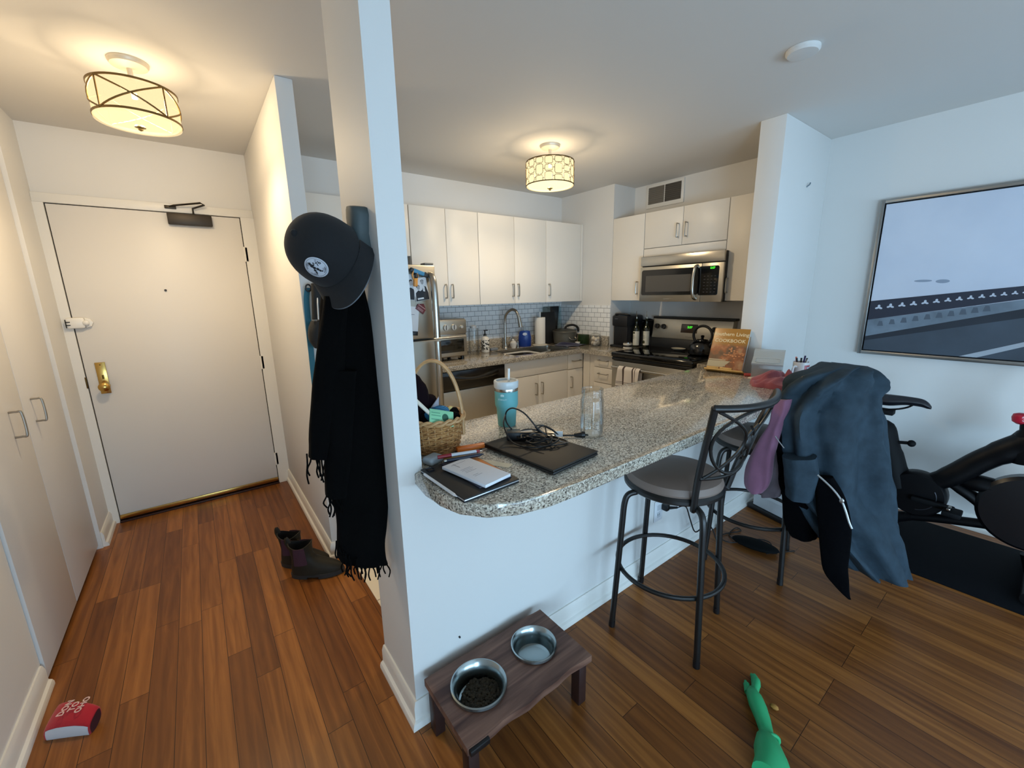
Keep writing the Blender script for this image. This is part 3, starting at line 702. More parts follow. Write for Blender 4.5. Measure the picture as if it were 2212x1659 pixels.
# range
t = thing('range', 'black and stainless steel electric range with a smooth glass cooktop', 'stove', (3.25, 2.0, .005))
RY0, RY1 = 1.622, 2.386
obj('body', MB().box(2.945, 3.57, RY0+.002, RY1-.002, .02, .885), mat('grey range side', '#6C675D', .5), t)
obj('cooktop', MB().box(2.905, 3.50, RY0-.004, RY1+.004, .885, .928, .012, None, 3), mat('gloss black cooktop', '#050505', .07, spec=.6), t)
obj('front_rail', MB().box(2.915, 2.95, RY0, RY1, .856, .884, .008), mat('black rail', '#0A0A0A', .3), t)
od = obj('oven_door', MB().box(2.92, 2.945, RY0+.002, RY1-.002, .25, .852, .004), STEELB, t)
obj('window', rrect(MB(), 2.9205, RY0+.12, RY1-.12, .40, .70, .02, .003), BLACKG, od)
obj('handle', MB().cyl((2.885, RY0+.03, .80), (2.885, RY1-.03, .80), .012).box(2.885, 2.921, RY0+.03, RY0+.055, .79, .81, .003).box(2.885, 2.921, RY1-.055, RY1-.03, .79, .81, .003), STEEL, od)
obj('drawer', MB().box(2.925, 2.945, RY0+.002, RY1-.002, .06, .24, .004), STEELB, t)
Mb = Matrix(((1, 0, .16, 3.475), (0, 1, 0, 0), (0, 0, 1, .93), (0, 0, 0, 1)))
bg = obj('backguard', MB().box(.0, .09, RY0, RY1, -.03, .085, .003, Mb).box(-.004, .085, RY0-.004, RY1+.004, .262, .282, .006, Mb), BLACKP, t)
obj('panel', MB().box(-.006, .07, RY0+.008, RY1-.008, .085, .262, .004, Mb), STEELB, bg)
NX = Vector((-.987, 0, .158))
for k, (yy, zz) in enumerate(((2.33, .192), (2.262, .19), (1.775, .185), (1.70, .18))):
    c_ = Mb @ Vector((-.006, yy, zz)); mb = MB().cyl(c_, c_+NX*.02, .0235, .021, 20); c2 = c_+NX*.02
    mb.box(c2.x-.008, c2.x, c2.y-.003, c2.y+.003, c2.z-.019, c2.z+.019, .002)
    obj('knob', mb, BLACKP, bg)
dp = obj('display', MB().box(-.009, .0, 1.93, 2.085, .145, .222, .003, Mb), mat('brown display', '#3A2F27', .15), bg)
ax = ((0, -1, 0), (.16/1.0127, 0, .987), (-.987, 0, .158))
lcd('range_clock', '5:57', Mb @ Vector((-.0105, 2.0, .195)), .026, dp, ax)
obj('lettering', MB().box(-.0095, -.009, 1.97, 2.03, .108, .112, 0, Mb), mat('grey mark', '#8B857A', .4), bg)
# tea towel over the oven handle
STR = tiles('striped tea towel', 'x', 3, 3, .0, '#E3DCD4', '#E3DCD4', '#E3DCD4', .8)
def towel_mat():
    m = mat('striped tea towel', '#DAD2CA', .9); n, l, b = nodes(m)
    tc = n.new('ShaderNodeTexCoord'); sp = n.new('ShaderNodeSeparateXYZ'); l.new(tc.outputs['Object'], sp.inputs[0])
    def band(sock, lo, hi):
        a = n.new('ShaderNodeMath'); a.operation = 'GREATER_THAN'; a.inputs[1].default_value = lo; l.new(sp.outputs[sock], a.inputs[0])
        c = n.new('ShaderNodeMath'); c.operation = 'LESS_THAN'; c.inputs[1].default_value = hi; l.new(sp.outputs[sock], c.inputs[0])
        q = n.new('ShaderNodeMath'); q.operation = 'MULTIPLY'; l.new(a.outputs[0], q.inputs[0]); l.new(c.outputs[0], q.inputs[1]); return q
    bs = [band('Y', .035, .055), band('Y', -.055, -.042), band('Y', -.075, -.069), band('Z', -.118, -.114), band('Z', -.13, -.126), band('Z', -.16, -.154)]
    acc = bs[0]
    for x in bs[1:]:
        q = n.new('ShaderNodeMath'); q.operation = 'MAXIMUM'; l.new(acc.outputs[0], q.inputs[0]); l.new(x.outputs[0], q.inputs[1]); acc = q
    mx = n.new('ShaderNodeMix'); mx.data_type = 'RGBA'; l.new(acc.outputs[0], mx.inputs[0]); mx.inputs[6].default_value = lin('#DAD2CA'); mx.inputs[7].default_value = lin('#4A3B38')
    l.new(mx.outputs[2], b.inputs['Base Color']); return m
def tw(u, v):
    y = -.11+.22*u+.006*sin(v*9); w = v*.56-.26
    if w < 0: return (-.016-.012*sin(u*13+1)*min(1, -w*6)-.006, y, w)
    if w < .04: a = w/.04*PI; return (-.016*cos(a)-.0, y, .016*sin(a))
    return (.02+.0*u, y, -(w-.04))
t = thing('tea_towel', 'white tea towel with dark stripes hung over the oven handle', 'towel', (2.885, 2.17, .80))
o = obj('cloth', MB().grid(tw, 20, 44, .003), towel_mat(), t, local=True)
# ----------------------------------------- things along the back counter
# toaster oven
t = thing('toaster_oven', 'stainless steel toaster oven with four white knobs beside the refrigerator', 'toaster oven', (1.60, 3.15, ZT))
TX0, TX1, TYF, TYB = 1.40, 1.79, 3.0, 3.30
obj('body', MB().box(TX0, TX1, TYF, TYB, ZT+.03, 1.255, .012), STEEL, t)
fc = obj('control_strip', MB().box(TX0+.004, TX1-.004, TYF-.014, TYF+.002, 1.135, 1.245, .004), STEELB, t)
for k in range(4):
    x = 1.52+k*.072; r_ = .024 if k < 3 else .013
    mb = MB().cyl((x, TYF-.014, 1.19), (x, TYF-.03, 1.19), r_, r_*.92, 20)
    kn = obj('knob', mb, mat('pale knob', '#C9C5BC', .3, metal=.6), fc)
    if k < 3: obj('pointer', MB().box(x-.003, x+.003, TYF-.032, TYF-.0295, 1.172, 1.21, .001), DARKF, kn)
dr = obj('door', MB().box(TX0+.004, TX1-.004, TYF-.014, TYF+.002, .955, 1.125, .004), STEELB, t)
obj('window', MB().box(TX0+.02, TX1-.035, TYF-.0165, TYF-.013, .985, 1.092, .004), mat('toaster dark glass', '#22201A', .08, spec=.7), dr)
obj('handle', MB().cyl((TX0+.03, TYF-.04, 1.112), (TX1-.03, TYF-.04, 1.112), .008).box(TX1-.05, TX1-.04, TYF-.04, TYF-.012, 1.107, 1.117).box(TX0+.04, TX0+.05, TYF-.04, TYF-.012, 1.107, 1.117), STEEL, dr)
for x in (TX0+.03, TX1-.03):
    for y in (TYF+.03, TYB-.03): obj('foot', MB().cyl((x, y, ZT+.0005), (x, y, ZT+.032), .015), BLACKP, t)
tag(obj('bottle', MB().lathe([(.028, .0005), (.03, .01), (.03, .16), (.026, .165), (.026, .185), (.02, .19)], (1.86, 3.22, ZT), 20), mat('dark tumbler', '#1D1B1A', .35)), 'dark cylinder bottle in the gap beside the toaster oven', 'bottle')
t = thing('glass_carafe', 'tall clear glass carafe beside the soap pump on the back counter', 'carafe', (1.985, 3.2, ZT))
obj('body', MB().lathe([(.05, .001), (.052, .012), (.052, .12), (.047, .17), (.047, .235), (.044, .235), (.044, .17), (.049, .12), (.049, .014), (.0, .013)], (1.985, 3.20, ZT), 28, cap=(True, False)), GLASS, t)
obj('cap', MB().lathe([(.03, .236), (.03, .255), (.012, .262)], (1.985, 3.20, ZT), 20), mat('milky cap', '#C9CDD0', .3, trans=.4), t)
t = thing('soap_dispenser', 'white patterned soap bottle with a black pump left of the faucet', 'soap dispenser', (2.135, 3.24, ZT))
sx, sy = 2.135, 3.24
obj('bottle', MB().lathe([(.036, .0005), (.038, .008), (.038, .125), (.03, .14), (.016, .148), (.016, .155)], (sx, sy, ZT), 24), mat('soap bottle white', '#DCDAD4', .3), t)
def blots():
    m = mat('black leaf print label', '#E1DFD8', .4); n, l, b = nodes(m)
    tc = n.new('ShaderNodeTexCoord'); v = n.new('ShaderNodeTexNoise'); v.inputs['Scale'].default_value = 70; v.inputs['Detail'].default_value = 1; l.new(tc.outputs['Object'], v.inputs['Vector'])
    r = n.new('ShaderNodeValToRGB'); r.color_ramp.interpolation = 'CONSTANT'; e = r.color_ramp.elements
    e[0].color = lin('#1E1D1B'); e[1].position = .47; e[1].color = lin('#E1DFD8'); l.new(v.outputs['Fac'], r.inputs['Fac']); l.new(r.outputs['Color'], b.inputs['Base Color']); return m
obj('label', MB().lathe([(.0385, .022), (.0388, .024), (.0388, .112), (.0385, .114)], (sx, sy, ZT), 24, cap=(False, False)), blots(), t)
obj('pump', MB().cyl((sx, sy, ZT+.15), (sx, sy, ZT+.172), .017, .012, 16).cyl((sx, sy, ZT+.17), (sx, sy, ZT+.20), .006).box(sx-.012, sx+.03, sy-.008, sy+.008, ZT+.198, ZT+.208, .003), BLACKP, t)
tag(obj('sponge', MB().box(2.215, 2.30, 3.262, 3.31, ZT+.0005, ZT+.025, .008), mat('blue grey sponge', '#7D8590', .9, bump=.5, bscale=300)), 'blue grey sponge lying between soap pump and faucet', 'sponge')
t = thing('scrubber_dish', 'little white dish with a scrubber right of the faucet', 'dish', (2.50, 3.29, ZT))
obj('dish', MB().lathe([(.022, .0005), (.034, .03), (.04, .05), (.037, .05), (.03, .03), (.0, .01)], (2.505, 3.29, ZT), 24), WHITEP, t)
obj('scrubber', MB().ball((2.505, 3.29, ZT+.05), (.034, .034, .024)).ball((2.50, 3.29, ZT+.08), (.014, .014, .012)), mat('white bristle', '#DAD8D2', .9, bump=.6, bscale=500), t)
tag(obj('drain_stopper', MB().cyl((2.575, 3.31, ZT+.0005), (2.575, 3.31, ZT+.055), .015, n=16).ball((2.575, 3.31, ZT+.058), (.015, .015, .008)), STEEL), 'short steel dispenser knob between the faucet and the blue bottle', 'knob')
RS = rot(-39, (2.66, 3.30, ZT))
t = thing('dish_soap', 'blue dish soap bottle standing behind the sink', 'soap bottle', (2.66, 3.30, ZT))
SB = mat('royal blue plastic', '#173A8C', .3)
obj('bottle', MB().lathe([(.042, .0005), (.048, .01), (.048, .10), (.042, .135), (.04, .155), (.028, .162)], (0, 0, 0), 24, RS, 1.35, .75), SB, t)
obj('cap', MB().lathe([(.012, .16), (.016, .165), (.012, .20), (.006, .215)], (2.66, 3.30, ZT), 16), mat('clear soap cap', '#A9C0D6', .2, trans=.5), t)
M = RS @ facing_y(0, -.0365, .112)
mb = MB(); disc(mb, M, 0, .018, .023, .013, 0, .0012)
obj('label', mb, mat('white oval label', '#D7DEE8', .4), t)
obj('lettering', MB().text('Dawn', .017, M @ Matrix.Translation((0, .018, .0016)), .0003).text('ULTRA', .011, M @ Matrix.Translation((0, -.035, .0006)), .0003), mat('blue lettering', '#3E62AE', .4), t, smooth=0)
t = thing('paper_towel_roll', 'white paper towel roll on an upright holder by the backsplash', 'paper towel', (2.85, 3.26, ZT))
px_, py_ = 2.83, 3.26
obj('base', MB().lathe([(.078, .0005), (.08, .008), (.07, .014), (.01, .016)], (px_, py_, ZT), 28), mat('pale base', '#CFC8BA', .4), t)
obj('roll', MB().lathe([(.02, .018), (.052, .016), (.055, .02), (.055, .285), (.052, .289), (.02, .287)], (px_, py_, ZT), 28), mat('paper towel', '#E9E4DA', .9, bump=.3, bscale=180), t)
obj('rod', MB().cyl((px_, py_, ZT+.01), (px_, py_, ZT+.345), .008), WHITEP, t)
def lean_board(nm, x0, x1, z1, yb, ytop, th, r, m, label, cat):
    pts = []
    for cx_, cz_, a in ((x1-r, z1-r, 0), (x0+r, z1-r, 90), (x0+r*.5, r*.5, 180), (x1-r*.5, r*.5, 270)):
        rr = r if a < 180 else r*.5
        for k in range(6): pts.append((cx_+rr*cos(math.radians(a+k*18)), cz_+rr*sin(math.radians(a+k*18))))
    ang = math.atan2(ytop-yb, z1)
    M = Matrix.Translation((0, yb, ZT+.0045)) @ Matrix.Rotation(-ang, 4, 'X') @ Matrix(((1, 0, 0, 0), (0, 0, -1, 0), (0, 1, 0, 0), (0, 0, 0, 1)))
    return tag(obj(nm, MB().prism(pts, 0, th, .0015, M), m), label, cat)
lean_board('cutting_board', 2.94, 3.12, .33, 3.325, 3.368, .012, .012, mat('black cutting board', '#1D1D1D', .6), 'black cutting board leaning on the tiles behind the paper towel roll', 'cutting board')
lean_board('glass_board', 2.97, 3.235, .385, 3.36, 3.378, .004, .02, thin_glass('thin clear glass', '#E2EEEE', 1.45, 1.3), 'clear glass cutting board leaning on the tiles behind the black one', 'cutting board')
t = thing('slow_cooker', 'oval grey cooking pot with a black lid handle on the back counter', 'pot', (3.13, 3.17, ZT))
PG = mat('grey enamel pot', '#6B6A62', .35, metal=.3)
pcx, pcy = 3.125, 3.2
obj('pot', MB().lathe([(.10, .0005), (.115, .012), (.124, .10), (.128, .125), (.131, .13), (.128, .135)], (pcx, pcy, ZT), 36), PG, t)
obj('lid', MB().lathe([(.128, .136), (.10, .15), (.04, .162), (.0, .165)], (pcx, pcy, ZT), 36), mat('lid metal', '#57564F', .3, metal=.5), t)
obj('lid_handle', MB().tube([(pcx-.02, pcy-.02, ZT+.15), (pcx, pcy-.03, ZT+.185), (pcx+.07, pcy-.05, ZT+.195), (pcx+.12, pcy-.07, ZT+.17), (pcx+.13, pcy-.075, ZT+.125)], .012, 8, sub=5), BLACKP, t)
obj('side_handle', MB().tube([(pcx-.045, pcy-.112, ZT+.075), (pcx-.04, pcy-.135, ZT+.055), (pcx+.0, pcy-.148, ZT+.048), (pcx+.035, pcy-.135, ZT+.055), (pcx+.04, pcy-.112, ZT+.075)], .005, 8, sub=5), STEEL, t)
t = thing('dish_cloth', 'navy cloth spread over the counter corner right of the sink', 'cloth', (3.0, 3.0, ZT))
def navy(u, v):
    x = 2.90+.27*u; y = 2.93+.20*v
    return (x+.015*sin(v*7), y+.012*sin(u*9), ZT+.009+.022*abs(sin(u*6+v*4))*sin(PI*u)*sin(PI*v)+.018*math.exp(-((u-.35)**2+(v-.8)**2)*20))
o = tag(obj('dish_cloth', MB().grid(navy, 22, 18, .004), mat('navy terry', '#23223F', .95, bump=.6, bscale=400, sheen=.3)), 'navy cloth spread over the counter corner right of the sink', 'cloth')
bpy.data.objects.remove(t)
tag(obj('small_cup', MB().lathe([(.018, .0005), (.026, .03), (.027, .034), (.023, .033), (.0, .008)], (3.105, 2.99, ZT+.0), 20), mat('white ceramic', '#E4E0D7', .3)), 'tiny white cup in front of the grey pot', 'cup')
# wire rack in the corner, green box, jar of garlic
t = thing('wire_rack', 'small wire rack between the grey pot and the green box', 'wire rack', (3.19, 3.10, ZT))
mb = MB()
for k in range(3):
    x = 3.19+k*.022
    mb.tube([(x, 3.06, ZT+.003), (x, 3.06, ZT+.085), (x+.01, 3.06, ZT+.10), (x+.02, 3.06, ZT+.085)], .0018, 6)
mb.tube([(3.18, 3.06, ZT+.004), (3.26, 3.06, ZT+.004)], .002, 6)
obj('wires', mb, NICK, t)
t = thing('green_box', 'dark green box with leafy print behind the glass jar', 'box', (3.24, 2.95, ZT))
GRN = mat('leafy green print', '#1F3417', .4, var=.6, vscale=60)
obj('carton', MB().box(3.16, 3.235, 2.95, 3.04, ZT+.0005, ZT+.105, .004), GRN, t)
t = thing('glass_jar', 'lidded glass jar full of white garlic bulbs in the counter corner', 'jar', (3.2, 2.86, ZT))
jx, jy = 3.19, 2.83
obj('jar', MB().lathe([(.05, .0008), (.058, .01), (.062, .06), (.055, .098), (.05, .105), (.047, .104), (.052, .096), (.059, .06), (.055, .012), (.0, .007)], (jx, jy, ZT), 28, cap=(True, False)), GLASS, t)
obj('lid', MB().lathe([(.056, .106), (.056, .112), (.035, .125), (.012, .132), (.012, .14), (.017, .15), (.008, .158)], (jx, jy, ZT), 28), GLASS, t)
GAR = mat('garlic white', '#DCCFBE', .6, var=.15, vscale=30)
gp = [(-.028, -.02, .03), (.028, -.02, .03), (0, .028, .03), (-.02, -.03, .068), (.024, -.022, .07), (.0, .024, .072), (-.002, -.038, .045)]
for k, (a, b_, c_) in enumerate(gp):
    tag(obj('garlic_bulb', MB().lathe([(.003, -.02), (.016, -.016), (.022, 0), (.016, .014), (.005, .02), (.003, .026)], (jx+a*.9, jy+b_*.9, ZT+c_), 10), GAR), 'white garlic bulb inside the lidded glass jar', 'garlic', 'garlic bulbs in the glass jar')
# coffee maker
t = thing('coffee_maker', 'tall black coffee maker in the counter corner under the narrow cabinet', 'coffee maker', (3.38, 2.60, ZT))
KB = mat('matte black coffee maker', '#17181C', .45)
obj('body', MB().box(3.30, 3.54, 2.525, 2.695, ZT+.0005, ZT+.275, .022), KB, t)
obj('head', MB().box(3.285, 3.54, 2.52, 2.70, ZT+.2, ZT+.305, .016), KB, t)
obj('drip_tray', MB().box(3.245, 3.31, 2.535, 2.685, ZT+.0005, ZT+.022, .006), KB, t)
obj('lever', MB().tube([(3.36, 2.535, ZT+.30), (3.31, 2.545, ZT+.317), (3.31, 2.675, ZT+.317), (3.36, 2.685, ZT+.30)], .008, 8, sub=4), KB, t)
obj('mark', MB().box(3.2835, 3.2855, 2.63, 2.665, ZT+.27, ZT+.276), mat('grey mark dim', '#5A5B60', .5), t)
# oil bottles and the jar lid tin
OILG = mat('dark olive glass', '#1B2010', .06, spec=.8)
def oil(x, y, label_txt, lab):
    t = thing('oil_bottle', lab, 'bottle', (x, y, ZT), 0, 'oil bottles beside the range')
    obj('glass', MB().lathe([(.03, .0005), (.033, .006), (.033, .17), (.027, .195), (.014, .215), (.013, .265), (.015, .268), (.015, .275)], (x, y, ZT), 20), OILG, t)
    obj('label', MB().rings([[Vector((x+.0336*cos(a), y+.0336*sin(a), z)) for a in [math.radians(160+i*10) for i in range(13)]] for z in (ZT+.02, ZT+.155)], (False, False), closed=False), mat('cream bottle label', '#D9D6C6', .5, var=.12, vscale=50), t)
    obj('spout', MB().cyl((x, y, ZT+.275), (x, y, ZT+.29), .008).tube([(x, y, ZT+.285), (x-.006, y, ZT+.32), (x-.014, y-.004, ZT+.345)], .003, 8), STEEL, t)
    mb = MB()
    if label_txt: mb.ball((x-.033, y, ZT+.05), (.002, .011, .016))
    else: mb.ball((x-.033, y, ZT+.14), (.002, .01, .01))
    for k in range(3): mb.box(x-.0352, x-.0334, y-.006, y+.006, ZT+.082+k*.014, ZT+.085+k*.014)
    obj('label_print', mb, mat('olive print', '#3C3F22', .5), t)
oil(3.40, 2.495, False, 'dark green oil bottle with steel spout, touching the coffee maker')
oil(3.47, 2.43, True, 'dark green oil bottle with steel spout and olive on its label, next to the range')
t = thing('spice_tin', 'small stack of round tins in front of the oil bottles', 'tin', (3.30, 2.49, ZT))
for k, c_ in enumerate(('#CFCBC2', '#1E1D1C', '#CFCBC2')):
    obj('tin', MB().lathe([(.04, .0), (.042, .004), (.042, .013), (.04, .017)], (3.25, 2.475, ZT+.0005+k*.0172), 24), mat('tin '+str(k), c_, .4), t)
obj('lid', MB().lathe([(.036, .0), (.036, .008), (.015, .016)], (3.25, 2.475, ZT+.052), 24), STEEL, t)
t = thing('skillet', 'black skillet hung flat against the wall behind the oil bottles', 'pan', (3.55, 2.42, 1.12))
obj('pan', MB().lathe([(.07, 0), (.085, .028), (.082, .028), (.068, .004)], M=Matrix(((0, 0, -1, 3.577), (1, 0, 0, 2.455), (0, 1, 0, 1.10), (0, 0, 0, 1)))), BLACKM, t)
obj('pan_handle', MB().box(3.565, 3.574, 2.38, 2.62, 1.155, 1.17, .003), BLACKM, t)
t = thing('utensil_crock', 'black crock with dark utensils in the shaded corner right of the range', 'utensils', (3.50, 1.44, ZT))
obj('crock', MB().lathe([(.05, .0005), (.055, .01), (.055, .14), (.05, .14), (.05, .02), (.0, .02)], (3.50, 1.47, ZT), 24), BLACKP, t)
obj('utensil', MB().tube([(3.50, 1.48, ZT+.03), (3.51, 1.49, ZT+.24)], .007, 8).ball((3.512, 1.492, ZT+.30), (.012, .032, .06)), BLACKP, t)
obj('utensil', MB().tube([(3.49, 1.46, ZT+.03), (3.50, 1.42, ZT+.22)], .006, 8).ball((3.502, 1.415, ZT+.255), (.008, .028, .045)), BLACKP, t)
# kettle and spoon rest on the cooktop
t = thing('kettle', 'black whistling kettle with a round looped handle on the cooktop', 'kettle', (3.26, 1.77, .9285))
KM = mat('black enamel', '#08080A', .18, spec=.6)
qx, qy = 3.27, 1.755
obj('body', MB().lathe([(.085, .001), (.10, .01), (.105, .04), (.095, .08), (.07, .108), (.045, .118), (.043, .122)], (qx, qy, .9285), 32), KM, t)
obj('lid', MB().lathe([(.044, .121), (.035, .13), (.01, .134), (.012, .148), (.016, .155), (.006, .162)], (qx, qy, .9285), 24), KM, t)
obj('spout', MB().cyl((qx-.02, qy-.075, .9285+.07), (qx-.035, qy-.125, .9285+.125), .024, .015, 14), KM, t)
obj('spout_ring', MB().cyl((qx-.033, qy-.119, .9285+.118), (qx-.038, qy-.132, .9285+.132), .016, .016, 14), STEEL, t)
hp = [Vector((qx+.016*cos(a)*0, qy+.078*cos(a), .9285+.16+.075*sin(a))) for a in [math.radians(-40+i*10) for i in range(27)]]
obj('handle', MB().tube(hp, .0105, 10), BLACKP, t)
t = thing('spoon_rest', 'small pale spoon rest on the middle of the cooktop', 'spoon rest', (3.36, 2.03, .9285))
obj('rest', MB().lathe([(.03, .0005), (.045, .008), (.05, .016), (.046, .015), (.028, .006), (.0, .005)], (3.40, 2.04, .9285), 24, sy=1.3), mat('pale enamel', '#C9C4B4', .3), t)
# --------------------------------------------- things along the peninsula
ZC = ZT+.0005
WICK = grain('wicker', '#7A4A22', '#CC9A60', 'X', 60, .6)
WICKP = mat('pale wicker', '#B98F60', .55, var=.15, vscale=40)
bx, by = .625, 1.285
t = thing('wicker_basket', 'round wicker basket with a tall hoop handle beside the blue column', 'basket', (bx, by, ZC))
def br(v): return .078+.021*v
HB = .118
mb = MB()
ns = 26
for s_ in range(15):
    z = ZC+.005+s_*HB/15; pts = []
    for i in range(ns*2):
        a = 2*PI*i/(ns*2); k = (i//1+s_) % 2
        r = br(s_/15)+(.003 if ((i//2+s_) % 2) else -.002)
        pts.append((bx+r*cos(a), by+r*sin(a), z+.0012*sin(i*1.7+s_)))
    mb.tube(pts, .0038, 5, closed=True)
obj('weave', mb, WICK, t)
mb = MB()
for i in range(ns):
    a = 2*PI*(i+.5)/ns
    mb.tube([(bx+br(0)*cos(a), by+br(0)*sin(a), ZC+.004), (bx+br(1)*cos(a), by+br(1)*sin(a), ZC+HB)], .0024, 5)
obj('stakes', mb, WICKP, t)
obj('bottom', MB().cyl((bx, by, ZC), (bx, by, ZC+.008), .077, n=32), WICK, t)
mb = MB()
for ph in (0, PI):
    mb.tube([(bx+(.101+.004*cos(9*a+ph))*cos(a), by+(.101+.004*cos(9*a+ph))*sin(a), ZC+HB+.006*sin(9*a+ph)) for a in [2*PI*i/80 for i in range(80)]], .0052, 6, closed=True)
obj('rim', mb, WICKP, t)
hd = Vector((.80, -.60, 0)); mb = MB()
for off in (-.006, .006):
    pts = []
    for i in range(25):
        a = PI*i/24
        pts.append(Vector((bx, by, ZC+.02))+hd*(.099*cos(a))+Vector((0, 0, .03+.265*sin(a)**.8 if sin(a) > 0 else .03))+Vector((hd.y, -hd.x, 0))*off)
    mb.tube(pts, .0055, 6)
obj('hoop_handle', mb, WICKP, t)
PLD = mat('dark plum plush', '#150B10', 1, spec=.1, bump=.6, bscale=600)
def lumpy(mb, c, r, seed, amp=.18, n=16, m=10):
    rs = []
    for j in range(m+1):
        th = PI*(j+.02)/(m+.04); ring = []
        for i in range(n):
            d = Vector((sin(th)*cos(2*PI*i/n), sin(th)*sin(2*PI*i/n), -cos(th)))
            k = 1+amp*noise.noise(d*1.7+Vector((seed, seed*.3, 0)))
            ring.append(Vector((c[0]+r[0]*d.x*k, c[1]+r[1]*d.y*k, c[2]+r[2]*d.z*k)))
        rs.append(ring)
    return mb.rings(rs)
t = thing('plush_toy', 'dark plum plush toy with a pointed ear sticking up in the basket', 'plush toy', (bx-.05, by+.03, ZC+.1))
obj('body', lumpy(lumpy(lumpy(MB(), (bx-.052, by+.02, ZC+.19), (.04, .034, .075), 1), (bx-.012, by+.03, ZC+.16), (.038, .03, .034), 2), (bx-.03, by+.02, ZC+.10), (.05, .045, .05), 4), PLD, t, smooth=80)
e_ = Vector((bx+.003, by-.005, ZC+.165))
obj('ear', MB().prism([(-.014, -.02), (.014, -.006), (.002, .026)], 0, .006, .002, M=facing_y(e_.x, e_.y, e_.z, 24)), mat('grey felt', '#9A969C', .9), t)
t = thing('plush_toy', 'blue corduroy plush toy with a yellow tip lying in the basket', 'plush toy', (bx, by, ZC+.12))
BLU = tiles('blue corduroy', 'x', .3, .004, .0009, '#2F86B8', '#2B7EB0', '#1C5C86', .9)
obj('body', lumpy(MB(), (bx+.005, by-.01, ZC+.125), (.05, .045, .032), 6, .1), BLU, t, smooth=80)
obj('tip', lumpy(MB(), (bx+.052, by-.022, ZC+.132), (.014, .014, .017), 7, .1), mat('yellow felt', '#D8CC8C', .9), t, smooth=80)
t = thing('plush_toy', 'small black fuzzy plush toy at the basket rim', 'plush toy', (bx+.05, by-.05, ZC+.11))
obj('body', lumpy(lumpy(MB(), (bx+.045, by-.05, ZC+.112), (.026, .026, .024), 9), (bx+.058, by-.03, ZC+.128), (.02, .018, .018), 11), mat('black fuzz', '#080607', 1, spec=.1, bump=.8, bscale=500), t, smooth=80)
tag(obj('chew_stick', MB().tube([(bx-.085, by-.03, ZC+.20), (bx-.05, by-.05, ZC+.155), (bx-.012, by-.068, ZC+.112)], .0065, 8), mat('bone white', '#DAD3C2', .6)), 'long pale chew stick leaning out of the basket', 'stick')
t = thing('play_money_toy', 'green play money toy folded over the basket rim', 'toy', (bx, by-.08, ZC+.1))
M = frame((bx-.012, by-.074, ZC+.131), Vector((.93, -.25, -.27)).normalized(), Vector((.33, .55, .77)).normalized(), Vector((-.04, -.80, .60)).normalized())
obj('note', MB().box(-.042, .042, -.027, .027, -.004, .004, .003, M), mat('mint fabric', '#8CCBA0', .8), t)
mb = MB(); disc(mb, M, .012, 0, .011, .014, .004, .0046)
obj('portrait_print', mb, mat('dark green print', '#2E5B49', .8), t)
mb = MB().box(-.036, -.006, .012, .015, .004, .0045, 0, M).box(-.036, -.004, .002, .005, .004, .0045, 0, M).box(-.036, -.008, -.012, -.009, .004, .0045, 0, M).box(.02, .036, -.016, -.013, .004, .0045, 0, M)
obj('line_print', mb, mat('green print', '#5E9C7C', .8), t)

# tumbler
tx, ty = .975, 1.335
t = thing('tumbler', 'aqua insulated tumbler with a white straw lid on the peninsula', 'tumbler', (tx, ty, ZC))
AQ = mat('aqua powder coat', '#62A7AA', .45, bump=.05, bscale=900)
obj('body', MB().lathe([(.035, .0), (.037, .004), (.0415, .075), (.0465, .086), (.0475, .092), (.048, .148)], (tx, ty, ZC), 36), AQ, t)
obj('steel_rim', MB().lathe([(.048, .148), (.0484, .15), (.0484, .158), (.048, .16)], (tx, ty, ZC), 36), STEEL, t)
obj('lid', MB().lathe([(.048, .16), (.05, .163), (.051, .185), (.049, .19), (.042, .19), (.04, .182), (.0, .181)], (tx, ty, ZC), 36), mat('frosted lid', '#C6CBCB', .3), t)
obj('straw', MB().cyl((tx+.012, ty, ZC+.175), (tx+.018, ty+.004, ZC+.235), .0052, n=14), mat('white straw', '#DADAD6', .3), t)
tc_ = Vector((-tx, -ty, 0)).normalized(); ta = math.atan2(tc_.y, tc_.x)-.35
def wrap(p):
    a = ta+p.x/.0478; r = .0478+p.z
    return Vector((tx+r*cos(a), ty+r*sin(a), ZC+.127+p.y))
def wrap2(p): q = wrap(p); return q
obj('lettering', MB().text('STANLEY', .0095, None, .0006, fn=lambda p: wrap(Vector((p.x, p.y-.009, p.z+.0004)))).grid(lambda u, v: wrap(Vector((-.0075+.015*u, .004+.010*v*(1-.4*abs(u-.5)), .0005))), 6, 2), mat('pale lettering', '#BFDADA', .5), t, smooth=0)

# mason jar with water
jx, jy = 1.145, 1.022
t = thing('mason_jar', 'tall clear glass jar half full of water on the peninsula', 'jar', (jx, jy, ZC))
obj('glass', MB().lathe([(.040, .0), (.043, .005), (.0445, .02), (.0445, .135), (.041, .15), (.0395, .155), (.0415, .158), (.0395, .163), (.0415, .168), (.0395, .174), (.041, .182), (.039, .184), (.0375, .182), (.0375, .155), (.0395, .148), (.0425, .133), (.0425, .02), (.040, .008), (.0, .007)], (jx, jy, ZC), 40, cap=(True, False)), GLASS, t)
obj('water', MB().lathe([(.0, .0075), (.0395, .0085), (.0422, .02), (.0422, .072), (.0, .072)], (jx, jy, ZC), 40, cap=(False, False)), WATER, t)

